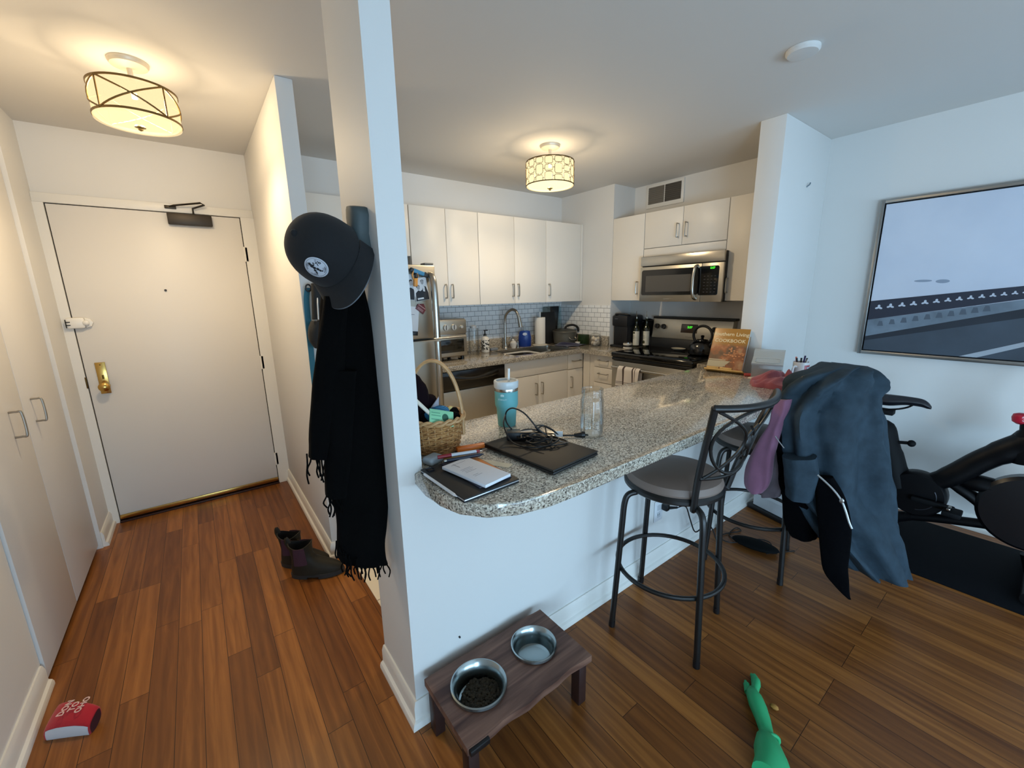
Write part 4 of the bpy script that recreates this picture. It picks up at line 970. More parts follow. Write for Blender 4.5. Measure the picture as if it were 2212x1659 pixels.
# laptop, charger and its cables
lc = [(.757, 1.158), (.793, .832), (1.005, .852), (.985, 1.165)]
t = thing('laptop', 'closed black laptop lying on the peninsula under a heap of cables', 'laptop', (.89, 1.0, ZC))
LB = mat('black laptop shell', '#1F1C19', .6, spec=.4)
A = Vector((.781, .842, 0)); ux = Vector((.995, .098, 0)).normalized(); uy = Vector((-.098, .995, 0))
Ml = frame((A.x, A.y, ZC+.004), ux, uy, Vector((0, 0, 1)))
obj('base', MB().box(0, .222, 0, .325, 0, .009, .003, Ml), mat('black laptop base', '#0C0B0B', .5), t)
obj('lid', MB().box(0, .222, 0, .325, .0095, .017, .003, Ml), LB, t)
for x, y in ((.02, .02), (.2, .02), (.02, .3), (.2, .3)): obj('foot', MB().box(x-.008, x+.008, y-.004, y+.004, -.004, .001, 0, Ml), BLACKP, t)
LZ = ZC+.004+.017
t = thing('power_adapter', 'black laptop power brick and tangled cable on the closed laptop', 'power adapter', (.92, 1.13, LZ))
bq = at(1124, 939, z=LZ+.015)
Mb_ = frame((bq.x, bq.y, LZ+.0008), Vector((.80, -.60, 0)), Vector((.60, .80, 0)), Vector((0, 0, 1)))
br_ = obj('brick', MB().box(-.05, .05, -.022, .022, 0, .03, .004, Mb_), mat('black brick plastic', '#17171A', .4), t)
obj('label', MB().box(.0, .042, -.014, .014, .0301, .0305, 0, Mb_), mat('pale label', '#B9BCBE', .5), br_)
BC = mat('black cable', '#0A0A0B', .4)
r_ = random.Random(3)
mb = MB()
mb.tube([(.87, 1.15, LZ+.02), (.845, 1.16, LZ+.06), (.838, 1.15, LZ+.10), (.85, 1.125, LZ+.118), (.875, 1.09, LZ+.10), (.90, 1.05, LZ+.05), (.92, 1.03, LZ+.03)], .0028, 7, sub=7)
mb.tube([(.838, 1.155, LZ+.09), (.818, 1.14, LZ+.06), (.812, 1.10, LZ+.02), (.82, 1.06, LZ+.006), (.85, 1.01, LZ+.005), (.90, .985, LZ+.008), (.95, .97, LZ+.006), (.975, .985, LZ+.006), (.97, 1.03, LZ+.006), (.93, 1.05, LZ+.012)], .0028, 7, sub=7)
for k in range(6):
    pts = []; cx_, cy_ = .885+r_.uniform(-.02, .03), 1.04+r_.uniform(-.025, .03); ra, rb = r_.uniform(.03, .075), r_.uniform(.018, .04); ph = r_.uniform(0, 6)
    for i in range(9):
        a = ph+i*.72; pts.append((cx_+ra*cos(a)*.8+rb*sin(a)*.3, cy_+rb*sin(a)-ra*cos(a)*.5, LZ+.006+.028*abs(sin(a*.5+k))*(.4+.6*r_.random())))
    mb.tube(pts, .0027, 6, sub=5)
mb.tube([(.93, 1.02, LZ+.02), (.905, 1.07, LZ+.05), (.95, 1.075, LZ+.045), (.93, 1.04, LZ+.03)], .0022, 6, sub=5)
obj('cable', mb, BC, t)
mb = MB().tube([(.93, 1.09, LZ+.03), (.965, 1.10, LZ+.035), (1.0, 1.09, LZ+.016), (1.03, 1.078, ZC+.012), (1.06, 1.055, ZC+.009), (1.08, 1.045, ZC+.008)], .0036, 8, sub=6)
obj('mains_cable', mb, BC, t)
obj('cable_tag', MB().box(-.016, .016, -.001, .001, -.011, .011, 0, frame((1.025, 1.078, ZC+.016), Vector((.80, -.60, 0)), Vector((.6, .8, 0)), Vector((0, 0, 1)))), mat('white cable tag', '#D9DBDD', .5), t)
mb = MB().cyl((1.076, 1.047, ZC+.009), (1.098, 1.03, ZC+.010), .0065, .011, 12).cyl((1.098, 1.03, ZC+.010), (1.108, 1.0225, ZC+.010), .012, .011, 12)
mb.cyl((1.107, 1.026, ZC+.010), (1.119, 1.017, ZC+.010), .0017, n=6).cyl((1.103, 1.020, ZC+.010), (1.115, 1.011, ZC+.010), .0017, n=6)
obj('mains_plug', mb, BLACKP, t)
mb = MB().tube([(.945, 1.0, LZ+.012), (.955, .985, LZ+.006), (.968, .967, LZ+.005)], .0022, 6)
obj('barrel_tip', mb, STEEL, t)

# tablet in a folio, pad of paper, pens
A = Vector((.494, .872, 0)); ux = Vector((1, .03, 0)).normalized(); uy = Vector((-.03, 1, 0)).normalized()
Mt = frame((A.x, A.y, ZC), ux, uy, Vector((0, 0, 1)))
t = thing('tablet', 'tablet in a black folio with a pale edge at the counter end', 'tablet', (.58, .98, ZC))
obj('tablet_body', MB().box(0, .186, 0, .247, .003, .0085, .0025, Mt), mat('silver tablet edge', '#B9BCC2', .3, metal=.7), t)
obj('folio_cover', MB().box(-.001, .187, -.001, .248, .0086, .0125, .0018, Mt).box(-.001, .187, -.001, .248, 0, .0032, .0012, Mt), mat('black folio', '#131313', .6), t)
obj('camera_lens', MB().box(.008, .03, .212, .236, .0126, .0142, .004, Mt), mat('lens glass', '#2E2E33', .15, metal=.3), t)
tag(obj('stylus', MB().cyl(Mt @ Vector((-.004, .215, .0085)), Mt @ Vector((-.004, .045, .0085)), .0042, n=14).cyl(Mt @ Vector((-.004, .045, .0085)), Mt @ Vector((-.004, .030, .0085)), .0042, .001, 14), mat('white stylus', '#E2E4E6', .25)), 'white stylus held along the edge of the tablet', 'stylus')
Mp = frame((.567, .882, ZC+.0128), Vector((.99, .13, 0)).normalized(), Vector((-.13, .99, 0)).normalized(), Vector((0, 0, 1)))
t = thing('notebook', 'navy backed notebook with an orange spine strip under the white pad', 'notebook', (.62, .99, ZC+.013))
Mn = frame((.556, .895, ZC+.0128), Vector((.998, .02, 0)), Vector((-.02, .998, 0)), Vector((0, 0, 1)))
obj('cover', MB().box(0, .112, 0, .215, 0, .0035, .0008, Mn), mat('navy cover', '#2B3042', .5), t)
obj('orange_strip', MB().box(.096, .114, .03, .216, .0036, .0048, 0, Mn), mat('orange strip', '#D07A30', .5), t)
t = thing('notepad', 'open white notepad with handwritten lines on top of the tablet', 'notepad', (.61, .98, ZC+.02))
Mp = frame((.566, .88, ZC+.0168), Vector((.985, .17, 0)).normalized(), Vector((-.17, .985, 0)).normalized(), Vector((0, 0, 1)))
obj('pages', MB().box(0, .1, 0, .192, 0, .009, .001, Mp), mat('white pad pages', '#DCDEE4', .7), t)
mb = MB()
for k, (a, b_, yy) in enumerate(((.02, .075, .172), (.018, .055, .125), (.018, .06, .117), (.02, .05, .108), (.018, .058, .10), (.02, .04, .072), (.02, .048, .064))):
    mb.box(a, b_, yy, yy+.0012, 0.0091, .0094, 0, Mp)
mb.box(.03, .032, .145, .178, 0.0091, .0094, 0, Mp)
obj('handwriting', mb, mat('pencil marks', '#8E8F98', .7), t)
def pen(name, label, cat, p0, p1, r, parts, z):
    p0 = Vector((*p0, z)); p1 = Vector((*p1, z)); t = thing(name, label, cat, p0)
    for nm, a, b_, rr0, rr1, m in parts: obj(nm, MB().cyl(p0.lerp(p1, a), p0.lerp(p1, b_), r*rr0, r*rr1, 12), m, t)
    return t
REDP = mat('dark red pen plastic', '#8E1F2C', .35); PENW = mat('silver white barrel', '#C9CCD2', .35); YEL = mat('pencil yellow', '#D9A62E', .45); NAVY = mat('navy pen barrel', '#1E2536', .35)
pen('pen', 'white pen with a dark red grip and tip above the notepad', 'pen', (.548, 1.125), (.688, 1.082), .0062, [('cap', 0, .3, .9, 1.1, REDP), ('barrel', .3, .86, 1, 1, PENW), ('nose', .86, .94, 1, .7, REDP), ('tip', .94, 1, .4, .2, STEEL)], ZC+.034)
pen('pen', 'navy pen with a steel clip lying below the red tipped pen', 'pen', (.556, 1.098), (.684, 1.068), .006, [('clip', 0, .06, .8, .9, STEEL), ('barrel', .06, .9, 1, 1, NAVY), ('nose', .9, 1, .9, .2, NAVY)], ZC+.0275)
pen('pencil', 'yellow pencil lying behind the two pens', 'pencil', (.588, 1.178), (.692, 1.112), .0045, [('eraser', 0, .05, .9, .9, WHITEP), ('wood', .05, .88, 1, 1, YEL), ('tip', .88, 1, 1, .15, mat('bare pencil wood', '#DDB98A', .6))], ZC+.0048)
tag(obj('earbud_case', MB().box(-.03, .03, -.024, .024, 0, .026, .011, rot(20, (.552, 1.168, ZC)), 4), mat('grey silicone case', '#A3ABB1', .45)), 'rounded grey earbud case at the foot of the basket', 'earbud case')
t = thing('utility_knife', 'orange handled utility knife at the foot of the basket', 'knife', (.71, 1.18, ZC))
Mk = frame((.655, 1.195, ZC), Vector((.97, -.22, 0)).normalized(), Vector((.22, .97, 0)).normalized(), Vector((0, 0, 1)))
obj('handle', MB().box(0, .105, -.011, .011, .003, .02, .005, Mk), mat('bright orange plastic', '#DB7022', .4), t)
obj('underside', MB().box(-.004, .09, -.009, .009, .0, .0035, .001, Mk), BLACKP, t)
tag(obj('paper_slip', MB().box(-.016, .016, -.085, .07, 0, .0007, 0, rot(28, (.690, 1.06, ZC+.0002))), mat('cream slip', '#D6CDB6', .7)), 'narrow cream paper slip between notepad and laptop', 'paper')

# cookbook on its stand, food box, mug and clutter by the pilaster
BAM = mat('bamboo', '#D2A55C', .5, var=.12, vscale=25)
kb0 = Vector((2.705, 1.405, ZC)); kb1 = Vector((2.735, 1.19, ZC))
ux = (kb1-kb0).normalized(); nb = Vector((ux.y, -ux.x, 0))  # nb: towards the room
if nb.x > 0: nb = -nb
up = (Vector((0, 0, 1))*.915-nb*.40).normalized(); nz = ux.cross(up)
W_ = (kb1-kb0).length; Hh = .285
t = thing('book_stand', 'bamboo book stand with pegs holding the cookbook', 'book stand', kb0)
O = kb0+Vector((0, 0, .012))
Ms = frame(O, ux, up, nz)
s_ = 1 if nz.dot(nb) > 0 else -1
obj('back_board', MB().box(.01, W_-.01, .0, .25, min(-.018*s_, -.026*s_), max(-.018*s_, -.026*s_), .002, Ms), BAM, t)
obj('ledge', MB().box(-.01, W_+.01, -.006, .004, min(-.03*s_, .03*s_), max(-.03*s_, .03*s_), .002, Ms), BAM, t)
for a in (.005, W_*.4): obj('peg', MB().box(a, a+.075, .004, .016, min(.022*s_, .03*s_), max(.022*s_, .03*s_), .002, Ms), BAM, t)
obj('prop_leg', MB().box(W_/2-.04, W_/2+.04, -.004, .006, min(-.16*s_, -.03*s_), max(-.16*s_, -.03*s_), 0, frame(kb0+Vector((0, 0, .005)), ux, Vector((0, 0, 1)), Vector((nz.x, nz.y, 0)).normalized())), BAM, t)
t = thing('cookbook', 'brown cookbook with a food picture cover leaning on the stand by the range', 'book', kb0)
z0_, z1_ = min(-.014*s_, .016*s_), max(-.014*s_, .016*s_)
def cover_mat():
    m = mat('cookbook cover', '#9A6A36', .35); n, l, b = nodes(m)
    tc = n.new('ShaderNodeTexCoord'); sp = n.new('ShaderNodeSeparateXYZ'); l.new(tc.outputs['Object'], sp.inputs[0])
    ns = n.new('ShaderNodeTexNoise'); ns.inputs['Scale'].default_value = 14; ns.inputs['Detail'].default_value = 6; l.new(tc.outputs['Object'], ns.inputs['Vector'])
    r = n.new('ShaderNodeValToRGB'); e = r.color_ramp.elements; e[0].position = .3; e[0].color = lin('#5A4634'); e[1].position = .72; e[1].color = lin('#C59A6E')
    k = e.new(.45); k.color = lin('#7B5C42'); k = e.new(.56); k.color = lin('#A5633A'); l.new(ns.outputs['Fac'], r.inputs['Fac'])
    g = n.new('ShaderNodeMapRange'); g.inputs['From Min'].default_value = .165; g.inputs['From Max'].default_value = .19; l.new(sp.outputs['Z'], g.inputs['Value'])
    mx = n.new('ShaderNodeMix'); mx.data_type = 'RGBA'; l.new(g.outputs[0], mx.inputs[0]); l.new(r.outputs['Color'], mx.inputs[6]); mx.inputs[7].default_value = lin('#A8742F')
    l.new(mx.outputs[2], b.inputs['Base Color']); return m
obj('cover', MB().box(0, W_, .006, Hh, min(.0135*s_, .0165*s_), max(.0135*s_, .0165*s_), .0008, Ms).box(0, W_, .006, Hh, min(-.0165*s_, -.0135*s_), max(-.0165*s_, -.0135*s_), .0008, Ms).box(0, .003, .006, Hh, -.0165, .0165, 0, Ms), cover_mat(), t)
obj('pages', MB().box(.004, W_-.003, .009, Hh-.003, -.0134, .0134, 0, Ms), mat('page edges', '#CFCDC6', .8), t)
FZ = .0168*s_
Mx = frame(O+ux*(W_/2)+nz*FZ, ux, up, nb if False else nz*s_) if s_ > 0 else frame(O+ux*(W_/2)+nz*FZ, ux, up, -nz)
INKW = mat('cream title print', '#E3CDA0', .5)
mb = MB().text('Southern Living', .034, Mx @ Matrix.Translation((0, .245, 0)), .0003, bold=.0005).text('COOKBOOK', .032, Mx @ Matrix.Translation((0, .20, 0)), .0003, bold=.0006)
obj('title', mb, INKW, t, smooth=0)
mb = MB().box(-.105, .0, .065, .072, 0, .0004, 0, Mx)
for k in range(4): mb.box(-.10+.028*k, -.08+.028*k, .025, .055, 0, .0004, 0, Mx)
mb.prism([(-.108, .02), (-.108, .062), (.03, .062), (-.01, .02)], 0, .0002, M=Mx)
obj('corner_print', mb, mat('pale corner print', '#BFAE8C', .5), t, smooth=0)
r_ = random.Random(5); mb = MB()
for k in range(46):
    a, b_ = r_.gauss(.035, .03), r_.gauss(.115, .03)
    if abs(a) > .1 or not .05 < b_ < .175: continue
    q = Mx @ Vector((a, b_, .0004)); mb.ball(q, (.007, .007, .007), 6, 4, M=Mx.to_3x3().to_4x4() @ Matrix.Diagonal((1, .6, .08, 1)))
obj('food_print', mb, mat('orange food print', '#C98552', .5, var=.3, vscale=90), t)
# clear food box
t = thing('food_container', 'clear plastic food box with a sloping lid in front of the stub wall', 'food box', (2.80, 1.04, ZC))
CL = mat('frosted plastic', '#C2C8C9', .3, spec=.4); nodes(CL)[2].inputs['Alpha'].default_value = .42
LIDM = mat('frosted lid', '#B9BFC0', .3); nodes(LIDM)[2].inputs['Alpha'].default_value = .85
fu = Vector((.30, -.954, 0)); fv = Vector((.954, .30, 0)); fo = Vector((2.76, 1.055, ZC)); hw = .078
def slab(prof, h0, h1, inset=0):
    lo = [fo+fv*v-fu*(hw-inset)+Vector((0, 0, z)) for v, z in prof]; return [[p+fu*(2*(hw-inset))*k for p in lo] for k in (0, 1)]
body = [(-.075, 0), (-.082, .088), (-.03, .105), (.0, .118), (.03, .15), (.055, .157), (.075, .157), (.07, 0)]
obj('box', MB().rings(slab(body, 0, 0)), CL, t, smooth=20)
lid = [(-.086, .085), (-.087, .094), (-.032, .112), (-.004, .125), (.026, .157), (.052, .164), (.078, .164), (.078, .157), (.056, .1565), (.032, .149), (.003, .117), (-.028, .104), (-.08, .086)]
lo_ = obj('lid', MB().rings(slab(lid, 0, 0, -.003)), LIDM, t, smooth=20)
obj('lid_ridge', MB().tube([fo+fv*v+fu*w+Vector((0, 0, .0955+(v+.087)*.33)) for v, w in ((-.072, -.055), (-.072, .055), (-.04, .06), (-.02, .055), (-.02, -.055), (-.04, -.06))], .0022, 6, closed=True, sub=3), LIDM, lo_)
obj('contents', MB().rings(slab([(-.07, .003), (-.074, .045), (.0, .05), (.066, .04), (.066, .003)], 0, 0, .006)), mat('pinkish contents', '#9A8A80', .9, var=.3, vscale=60), t)
# mug with pens
mx_, my_ = 2.84, .905
t = thing('mug', 'white mug with a red pictured panel holding pens', 'mug', (mx_, my_, ZC))
MUGW = mat('white glazed mug', '#D7D9DA', .2)
obj('cup', MB().lathe([(.038, .0), (.041, .003), (.042, .105), (.04, .106), (.0385, .104), (.0375, .006), (.0, .006)], (mx_, my_, ZC), 28, cap=(True, False)), MUGW, t)
ha = math.radians(165)
obj('handle', MB().tube([(mx_+(.04+d_)*cos(ha), my_+(.04+d_)*sin(ha), ZC+z) for d_, z in ((0, .08), (.02, .082), (.03, .065), (.03, .038), (.02, .02), (0, .02))], .0055, 8, sub=5), MUGW, t)
def mugband(a0, a1, z0, z1, r=.0426): return [[Vector((mx_+r*cos(a), my_+r*sin(a), ZC+z)) for a in [math.radians(a0+(a1-a0)*i/12) for i in range(13)]] for z in (z0, z1)]
obj('red_panel', MB().rings(mugband(222, 310, .006, .09), (False, False), closed=False), mat('red mug print', '#A81E30', .3), t)
obj('picture_print', MB().rings(mugband(240, 300, .05, .082, .0429), (False, False), closed=False), mat('mug picture', '#9FA6B4', .35, var=.5, vscale=90), t)
obj('picture_print', MB().rings(mugband(240, 300, .012, .046, .0429), (False, False), closed=False), mat('mug picture lower', '#7F6E72', .35, var=.6, vscale=80), t)
PC = [('#141418', 'black'), ('#D9705A', 'coral'), ('#1B1B20', 'black'), ('#2A2350', 'indigo'), ('#D2D4D8', 'white'), ('#1A1A1E', 'black')]
for k, (c_, nm) in enumerate(PC):
    a = 2*PI*k/6+.4; b0 = Vector((mx_+.012*cos(a), my_+.012*sin(a), ZC+.008)); d_ = Vector((cos(a)*.16+(.12 if k == 3 else 0), sin(a)*.16-(.05 if k == 3 else 0), 1)).normalized()
    L_ = (.118, .125, .122, .138, .115, .12)[k]
    lb = {'coral': 'coral pen standing in the mug', 'indigo': 'tilted indigo pen standing in the mug', 'white': 'white pen standing in the mug'}.get(nm, 'black pen standing in the mug')
    tag(obj('pen', MB().cyl(b0, b0+d_*L_, .0048, n=10), mat('pen '+nm, c_, .35)), lb, 'pen', 'black pens in the mug' if nm == 'black' else None)
# pink scarf heap, candy bag, cling film
def heap(c, r, seed, n=64, m=22, amp=.5):
    "a crumpled heap of thin stuff: folds that run over a low mound"
    mb = MB(); rs = []
    for j in range(m+1):
        f_ = j/m; ring = []
        for i in range(n):
            a = 2*PI*i/n; k = 1+.3*noise.noise(Vector((cos(a)*1.5+seed, sin(a)*1.5, seed)))
            rad = (1-f_)*k; q = Vector((cos(a)*rad*2.6+seed, sin(a)*rad*2.6-seed, seed))
            fold = .35*(1+noise.noise(q*.95+Vector((noise.noise(q*.5), noise.noise(q*.5+Vector((5, 1, 2))), 0))*1.3))-.05
            z = 0 if j == 0 else r[2]*(.25+.75*f_**.7)*(1-amp+amp*2.6*fold)
            ring.append(Vector((c[0]+r[0]*rad*cos(a), c[1]+r[1]*rad*sin(a), c[2]+max(0, z))))
        rs.append(ring)
    return mb.rings(rs)
tag(obj('pink_cloth', heap((2.60, .935, ZC), (.17, .13, .085), 3.1, amp=.75), mat('dusty pink cloth', '#94494F', .95, sheen=.3, bump=.5, bscale=300), smooth=80), 'crumpled dusty pink cloth heaped in front of the mug', 'cloth')
t = thing('snack_bag', 'crumpled clear snack bag with a red printed end by the cookbook', 'bag', (2.70, 1.11, ZC))
obj('bag', heap((2.70, 1.06, ZC), (.07, .06, .022), 7.7, 40, 12, .7), mat('crinkled film', '#CDBFAE', .15), t)
obj('printed_end', MB().box(-.035, .035, -.016, .016, 0, .016, .005, rot(-58, (2.725, 1.135, ZC))), mat('red candy print', '#B5483F', .3), t)
tag(obj('orange_wrapper', heap((2.76, .87, ZC), (.06, .05, .03), 5.3, 32, 12, .7), mat('orange wrapper', '#C4552F', .35), smooth=80), 'orange wrapper crumpled at the foot of the mug', 'wrapper')
# -------------------------------------------------- stools by the peninsula
STB = mat('black stool tube', '#121110', .38, spec=.5)
SEATM = mat('taupe vinyl seat', '#7B6A60', .42, spec=.45, bump=.15, bscale=500)
def make_stool(label):
    cx, cy = 1.50, .876
    t = thing('bar_stool', label, 'stool', (cx, cy, 0), 0, 'bar stools along the peninsula')
    e1 = Vector((.963, .268, 0)); e2 = Vector((-.268, .963, 0)); h = .1775
    sc = Vector((.037, .029, 0))          # seat is swivelled and sits a touch forward
    def L(a, b, z): return e1*a+e2*b+Vector((0, 0, z))
    for a in (-1, 1):
        for b in (-1, 1):
            k = [(.66, .638), (.80, .628), (.86, .59), (.885, .50), (.93, .3), (1.0, .004)]
            pts = spline([L(a*h*q, b*h*q, z) for q, z in k], 5)
            lg = obj('leg', MB().tube(pts, .0125, 12), STB, t, local=True)
            obj('foot_cap', MB().cyl(L(a*h*.999, b*h*.999, .0005), L(a*h*.99, b*h*.99, .03), .0138, n=12), BLACKP, lg, local=True)
    zr = .285; rr_ = h*.93*math.sqrt(2)-.016
    obj('foot_ring', MB().tube([Vector((rr_*cos(2*PI*i/48), rr_*sin(2*PI*i/48), zr)) for i in range(48)], .0095, 10, closed=True), STB, t, local=True)
    obj('seat_ring', MB().lathe([(.15, .634), (.194, .636), (.203, .644), (.203, .657), (.195, .667), (.15, .664)], sc, 48), STB, t, local=True)
    obj('seat', MB().lathe([(.193, .664), (.196, .675), (.186, .698), (.15, .711), (.08, .716), (.002, .717)], sc, 48), SEATM, t, local=True)
    o_ = Vector((cx, cy, 0))
    bl, br_ = Vector((1.406, .737, .648))-o_, Vector((1.700, .748, .648))-o_
    tl, tr = Vector((1.372, .672, 1.052))-o_, Vector((1.79, .640, 1.052))-o_
    B = obj('back_post', MB().tube([bl+Vector((.006, .004, -.02)), bl, bl.lerp(tl, .3)+Vector((.005, .008, 0)), bl.lerp(tl, .65)+Vector((.004, .006, 0)), tl], .0125, 10, sub=6).ball(tl, .0135, 10, 8), STB, t, local=True)
    obj('back_post', MB().tube([br_+Vector((-.006, .004, -.02)), br_, br_.lerp(tr, .3)+Vector((-.005, .008, 0)), br_.lerp(tr, .65)+Vector((-.004, .006, 0)), tr], .0125, 10, sub=6).ball(tr, .0135, 10, 8), STB, t, local=True)
    bow = Vector((-.03, -.07, 0))
    def S(u, v):      # point of the curved back: u across, v up
        a = bl.lerp(tl, v); b = br_.lerp(tr, v); p = a.lerp(b, u); return p+bow*(4*u*(1-u))*(.55+.45*v)
    B = obj('top_rail', MB().tube([S(i/16, 1) for i in range(17)], .0135, 12), STB, t, local=True); B['label'] = 'curved top rail with scrolled metalwork below'
    obj('lower_rail', MB().tube([S(i/12, .30) for i in range(13)], .007, 8), STB, B, local=True)
    obj('oval', MB().tube([S(.5+.46*cos(2*PI*i/40), .645+.33*sin(2*PI*i/40)) for i in range(40)], .0062, 8, closed=True), STB, B, local=True)
    for s in (-1, 1):
        obj('arc', MB().tube([S(.5+s*(.46-.40*sin(PI*i/20)), .97-.66*i/20) for i in range(21)], .0062, 8), STB, B, local=True)
    mb = MB()
    for s in (-1, 1): mb.tube([S(.5-.06*s, .80), S(.5+.06*s, .69), S(.5-.06*s, .58), S(.5+.06*s, .47)], .005, 6, sub=4)
    c_ = S(.5, .64); mb.ball(c_, (.022, .012, .03), 10, 8)
    obj('knot', mb, STB, B, local=True)
    return t
stool = make_stool('black metal bar stool with an empty taupe seat, at the counter by the jar')
dup(stool, (2.27, .869, 0), 0, 'black metal bar stool buried under the dark jacket, by the stub wall', 'bar stools along the peninsula')

# ------------------------------------------- clothes over the second stool
def loft_px(rows, sub=4, n=44, depth=.1, fold=.05, seed=0, nf=6, th0=None, deps=None):
    "rows of (left point, right point): a soft volume with vertical folds"
    Ls = spline([Vector(a) for a, b in rows], sub); Rs = spline([Vector(b) for a, b in rows], sub)
    N = len(Ls); rs = []
    for j in range(N):
        c = (Ls[j]+Rs[j])/2; w = (Rs[j]-Ls[j])/2; d = w.normalized().cross(Vector((0, 0, 1)))
        if d.length < .1: d = Vector((-1, 0, 0))
        d.normalize(); f = j/(N-1)
        dp = depth*(deps(f) if deps else 1)
        ring = []
        for i in range(n):
            a = 2*PI*i/n; q = .8
            x = math.copysign(abs(cos(a))**q, cos(a)); y = math.copysign(abs(sin(a))**q, sin(a))
            k = 1+fold*sin(nf*a+seed+1.5*sin(f*4+seed))+fold*1.4*noise.noise(Vector((cos(a)*2.2+seed, sin(a)*2.2, f*6)))+fold*.5*noise.noise(Vector((cos(a)*7+seed*2, sin(a)*7, f*16)))
            ring.append(c+w*x*(1+(k-1)*.35)+d*dp*y*k)
        rs.append(ring)
    return rs
JK = mat('slate puffer nylon', '#2A3842', .8, spec=.2, bump=.5, bscale=70, var=.22, vscale=18)
JL = mat('black fleece lining', '#030305', 1, spec=.08, bump=.6, bscale=500)
ZIP = mat('silver zip', '#B9BCBD', .3, metal=.9)
t = thing('jacket', 'dark slate puffer jacket draped over the back of the second stool', 'jacket', (2.35, .6, .2))
XL, XRR = 2.12, 2.46
def PJ(l, r, y, xl=XL, xr=XRR): return (at(l, y, x=xl), at(r, y, x=xr))
rows = [PJ(1810, 1842, 787, 2.38, 2.50), PJ(1785, 1864, 795, 2.28, 2.50), PJ(1742, 1882, 813, 2.15, 2.50), PJ(1712, 1889, 838, 2.12, 2.48), PJ(1700, 1893, 862, 2.14), PJ(1686, 1897, 895), PJ(1690, 1901, 950), PJ(1697, 1906, 1010), PJ(1704, 1912, 1060), PJ(1738, 1918, 1105), PJ(1772, 1924, 1150), PJ(1835, 1932, 1226, 2.2)]
obj('shell', MB().rings(loft_px(rows, 5, 80, .10, .24, 2.0, 8, deps=lambda f: .78+.32*min(1, f*3.2))), JK, t, smooth=60)
rows = [PJ(1664, 1722, 905, 2.16, 2.2), PJ(1668, 1730, 960, 2.16, 2.2), PJ(1672, 1745, 1010, 2.16, 2.2), PJ(1688, 1760, 1070, 2.14, 2.2), PJ(1692, 1765, 1120, 2.14, 2.2), PJ(1705, 1760, 1152, 2.14, 2.2)]
obj('lining', MB().rings(loft_px(rows, 4, 32, .07, .06, 5.0, 5)), JL, t, smooth=60)
rows = [PJ(1690, 1764, 985, 2.06, 2.12), PJ(1694, 1768, 1020, 2.05, 2.12), PJ(1698, 1762, 1050, 2.05, 2.12), PJ(1700, 1750, 1074, 2.05, 2.11)]
obj('cuff', MB().rings(loft_px(rows, 4, 32, .055, .06, 1.0, 6)), JK, t, smooth=60)
rows = [PJ(1758, 1800, 1030, 2.1, 2.13), PJ(1762, 1825, 1075, 2.08, 2.12), PJ(1768, 1838, 1130, 2.06, 2.1), PJ(1772, 1836, 1185, 2.04, 2.08), PJ(1778, 1832, 1230, 2.02, 2.06), PJ(1800, 1834, 1262, 2.0, 2.03), PJ(1825, 1832, 1288, 2.0, 2.01)]
obj('front_flap', MB().rings(loft_px(rows, 5, 28, .022, .08, 3.0, 4)), JL, t, smooth=60)
zp = [at(px, py, x=2.035) for px, py in ((1766, 1026), (1783, 1041), (1802, 1060), (1818, 1082), (1827, 1105), (1834, 1128), (1840, 1142))]
obj('zipper', MB().tube(zp, .0042, 8, sub=4).ball(zp[3], (.006, .009, .012), 8, 6), ZIP, t)
zp = [at(px, py, x=2.05) for px, py in ((1675, 942), (1684, 955), (1694, 968))]
obj('zipper', MB().tube(zp, .0025, 6, sub=3), ZIP, t)
# mauve shirt
t = thing('shirt', 'mauve long shirt hanging from the second stool beside the jacket', 'shirt', (2.1, .75, .6))
MV = mat('mauve jersey', '#7B4F66', .85, sheen=.25, bump=.2, bscale=300, var=.12, vscale=12)
rows = [PJ(1672, 1712, 862, 2.13, 2.13), PJ(1668, 1706, 885, 2.12, 2.12), PJ(1661, 1694, 915, 2.11, 2.11), PJ(1640, 1682, 950, 2.10, 2.10), PJ(1621, 1672, 985, 2.09, 2.09), PJ(1610, 1668, 1020, 2.08, 2.08), PJ(1611, 1662, 1048, 2.08, 2.08), PJ(1624, 1648, 1064, 2.08, 2.08)]
obj('body', MB().rings(loft_px(rows, 5, 36, .03, .1, 4.0, 5)), MV, t, smooth=60)
rows = [PJ(1660, 1690, 968, 2.14, 2.14), PJ(1646, 1694, 1015, 2.14, 2.14), PJ(1640, 1692, 1050, 2.14, 2.14), PJ(1646, 1686, 1072, 2.14, 2.14)]
obj('sleeve', MB().rings(loft_px(rows, 4, 28, .03, .1, 6.0, 4)), mat('dusk grey lining', '#5B5055', .9, var=.35, vscale=10), t, smooth=60)

# floor clutter behind the stools
A = at(1608, 1092, z=0); B = at(1700, 1140, z=0); ux = (B-A).normalized(); nv = Vector((-ux.y, ux.x, 0))
if nv.x < 0: nv = -nv
W_ = (B-A).length+.08
Mf = frame(A-ux*.0, ux, nv, Vector((0, 0, 1)))
t = thing('floor_tray', 'low black tray on the floor under the stub wall', 'tray', A)
obj('tray', MB().box(.02, W_, .0, .2, .0005, .035, .006, Mf), mat('black tray plastic', '#0C0C0F', .45), t)
t = thing('package', 'white package lying on the low black tray', 'package', A)
obj('carton', MB().box(.05, W_-.06, .012, .16, .036, .115, .004, Mf), mat('white package card', '#C9CCD0', .5), t)
t = thing('power_strip_brick', 'dark oval power supply on the floor below the second stool', 'power supply', at(1625, 1190, z=0))
c_ = at(1630, 1183, z=0)
obj('brick', MB().ball((c_.x, c_.y, .022), (.055, .12, .0215), 20, 10, M=rot(12)), mat('dark power brick', '#060808', .8, spec=.15), t)
mb = MB()
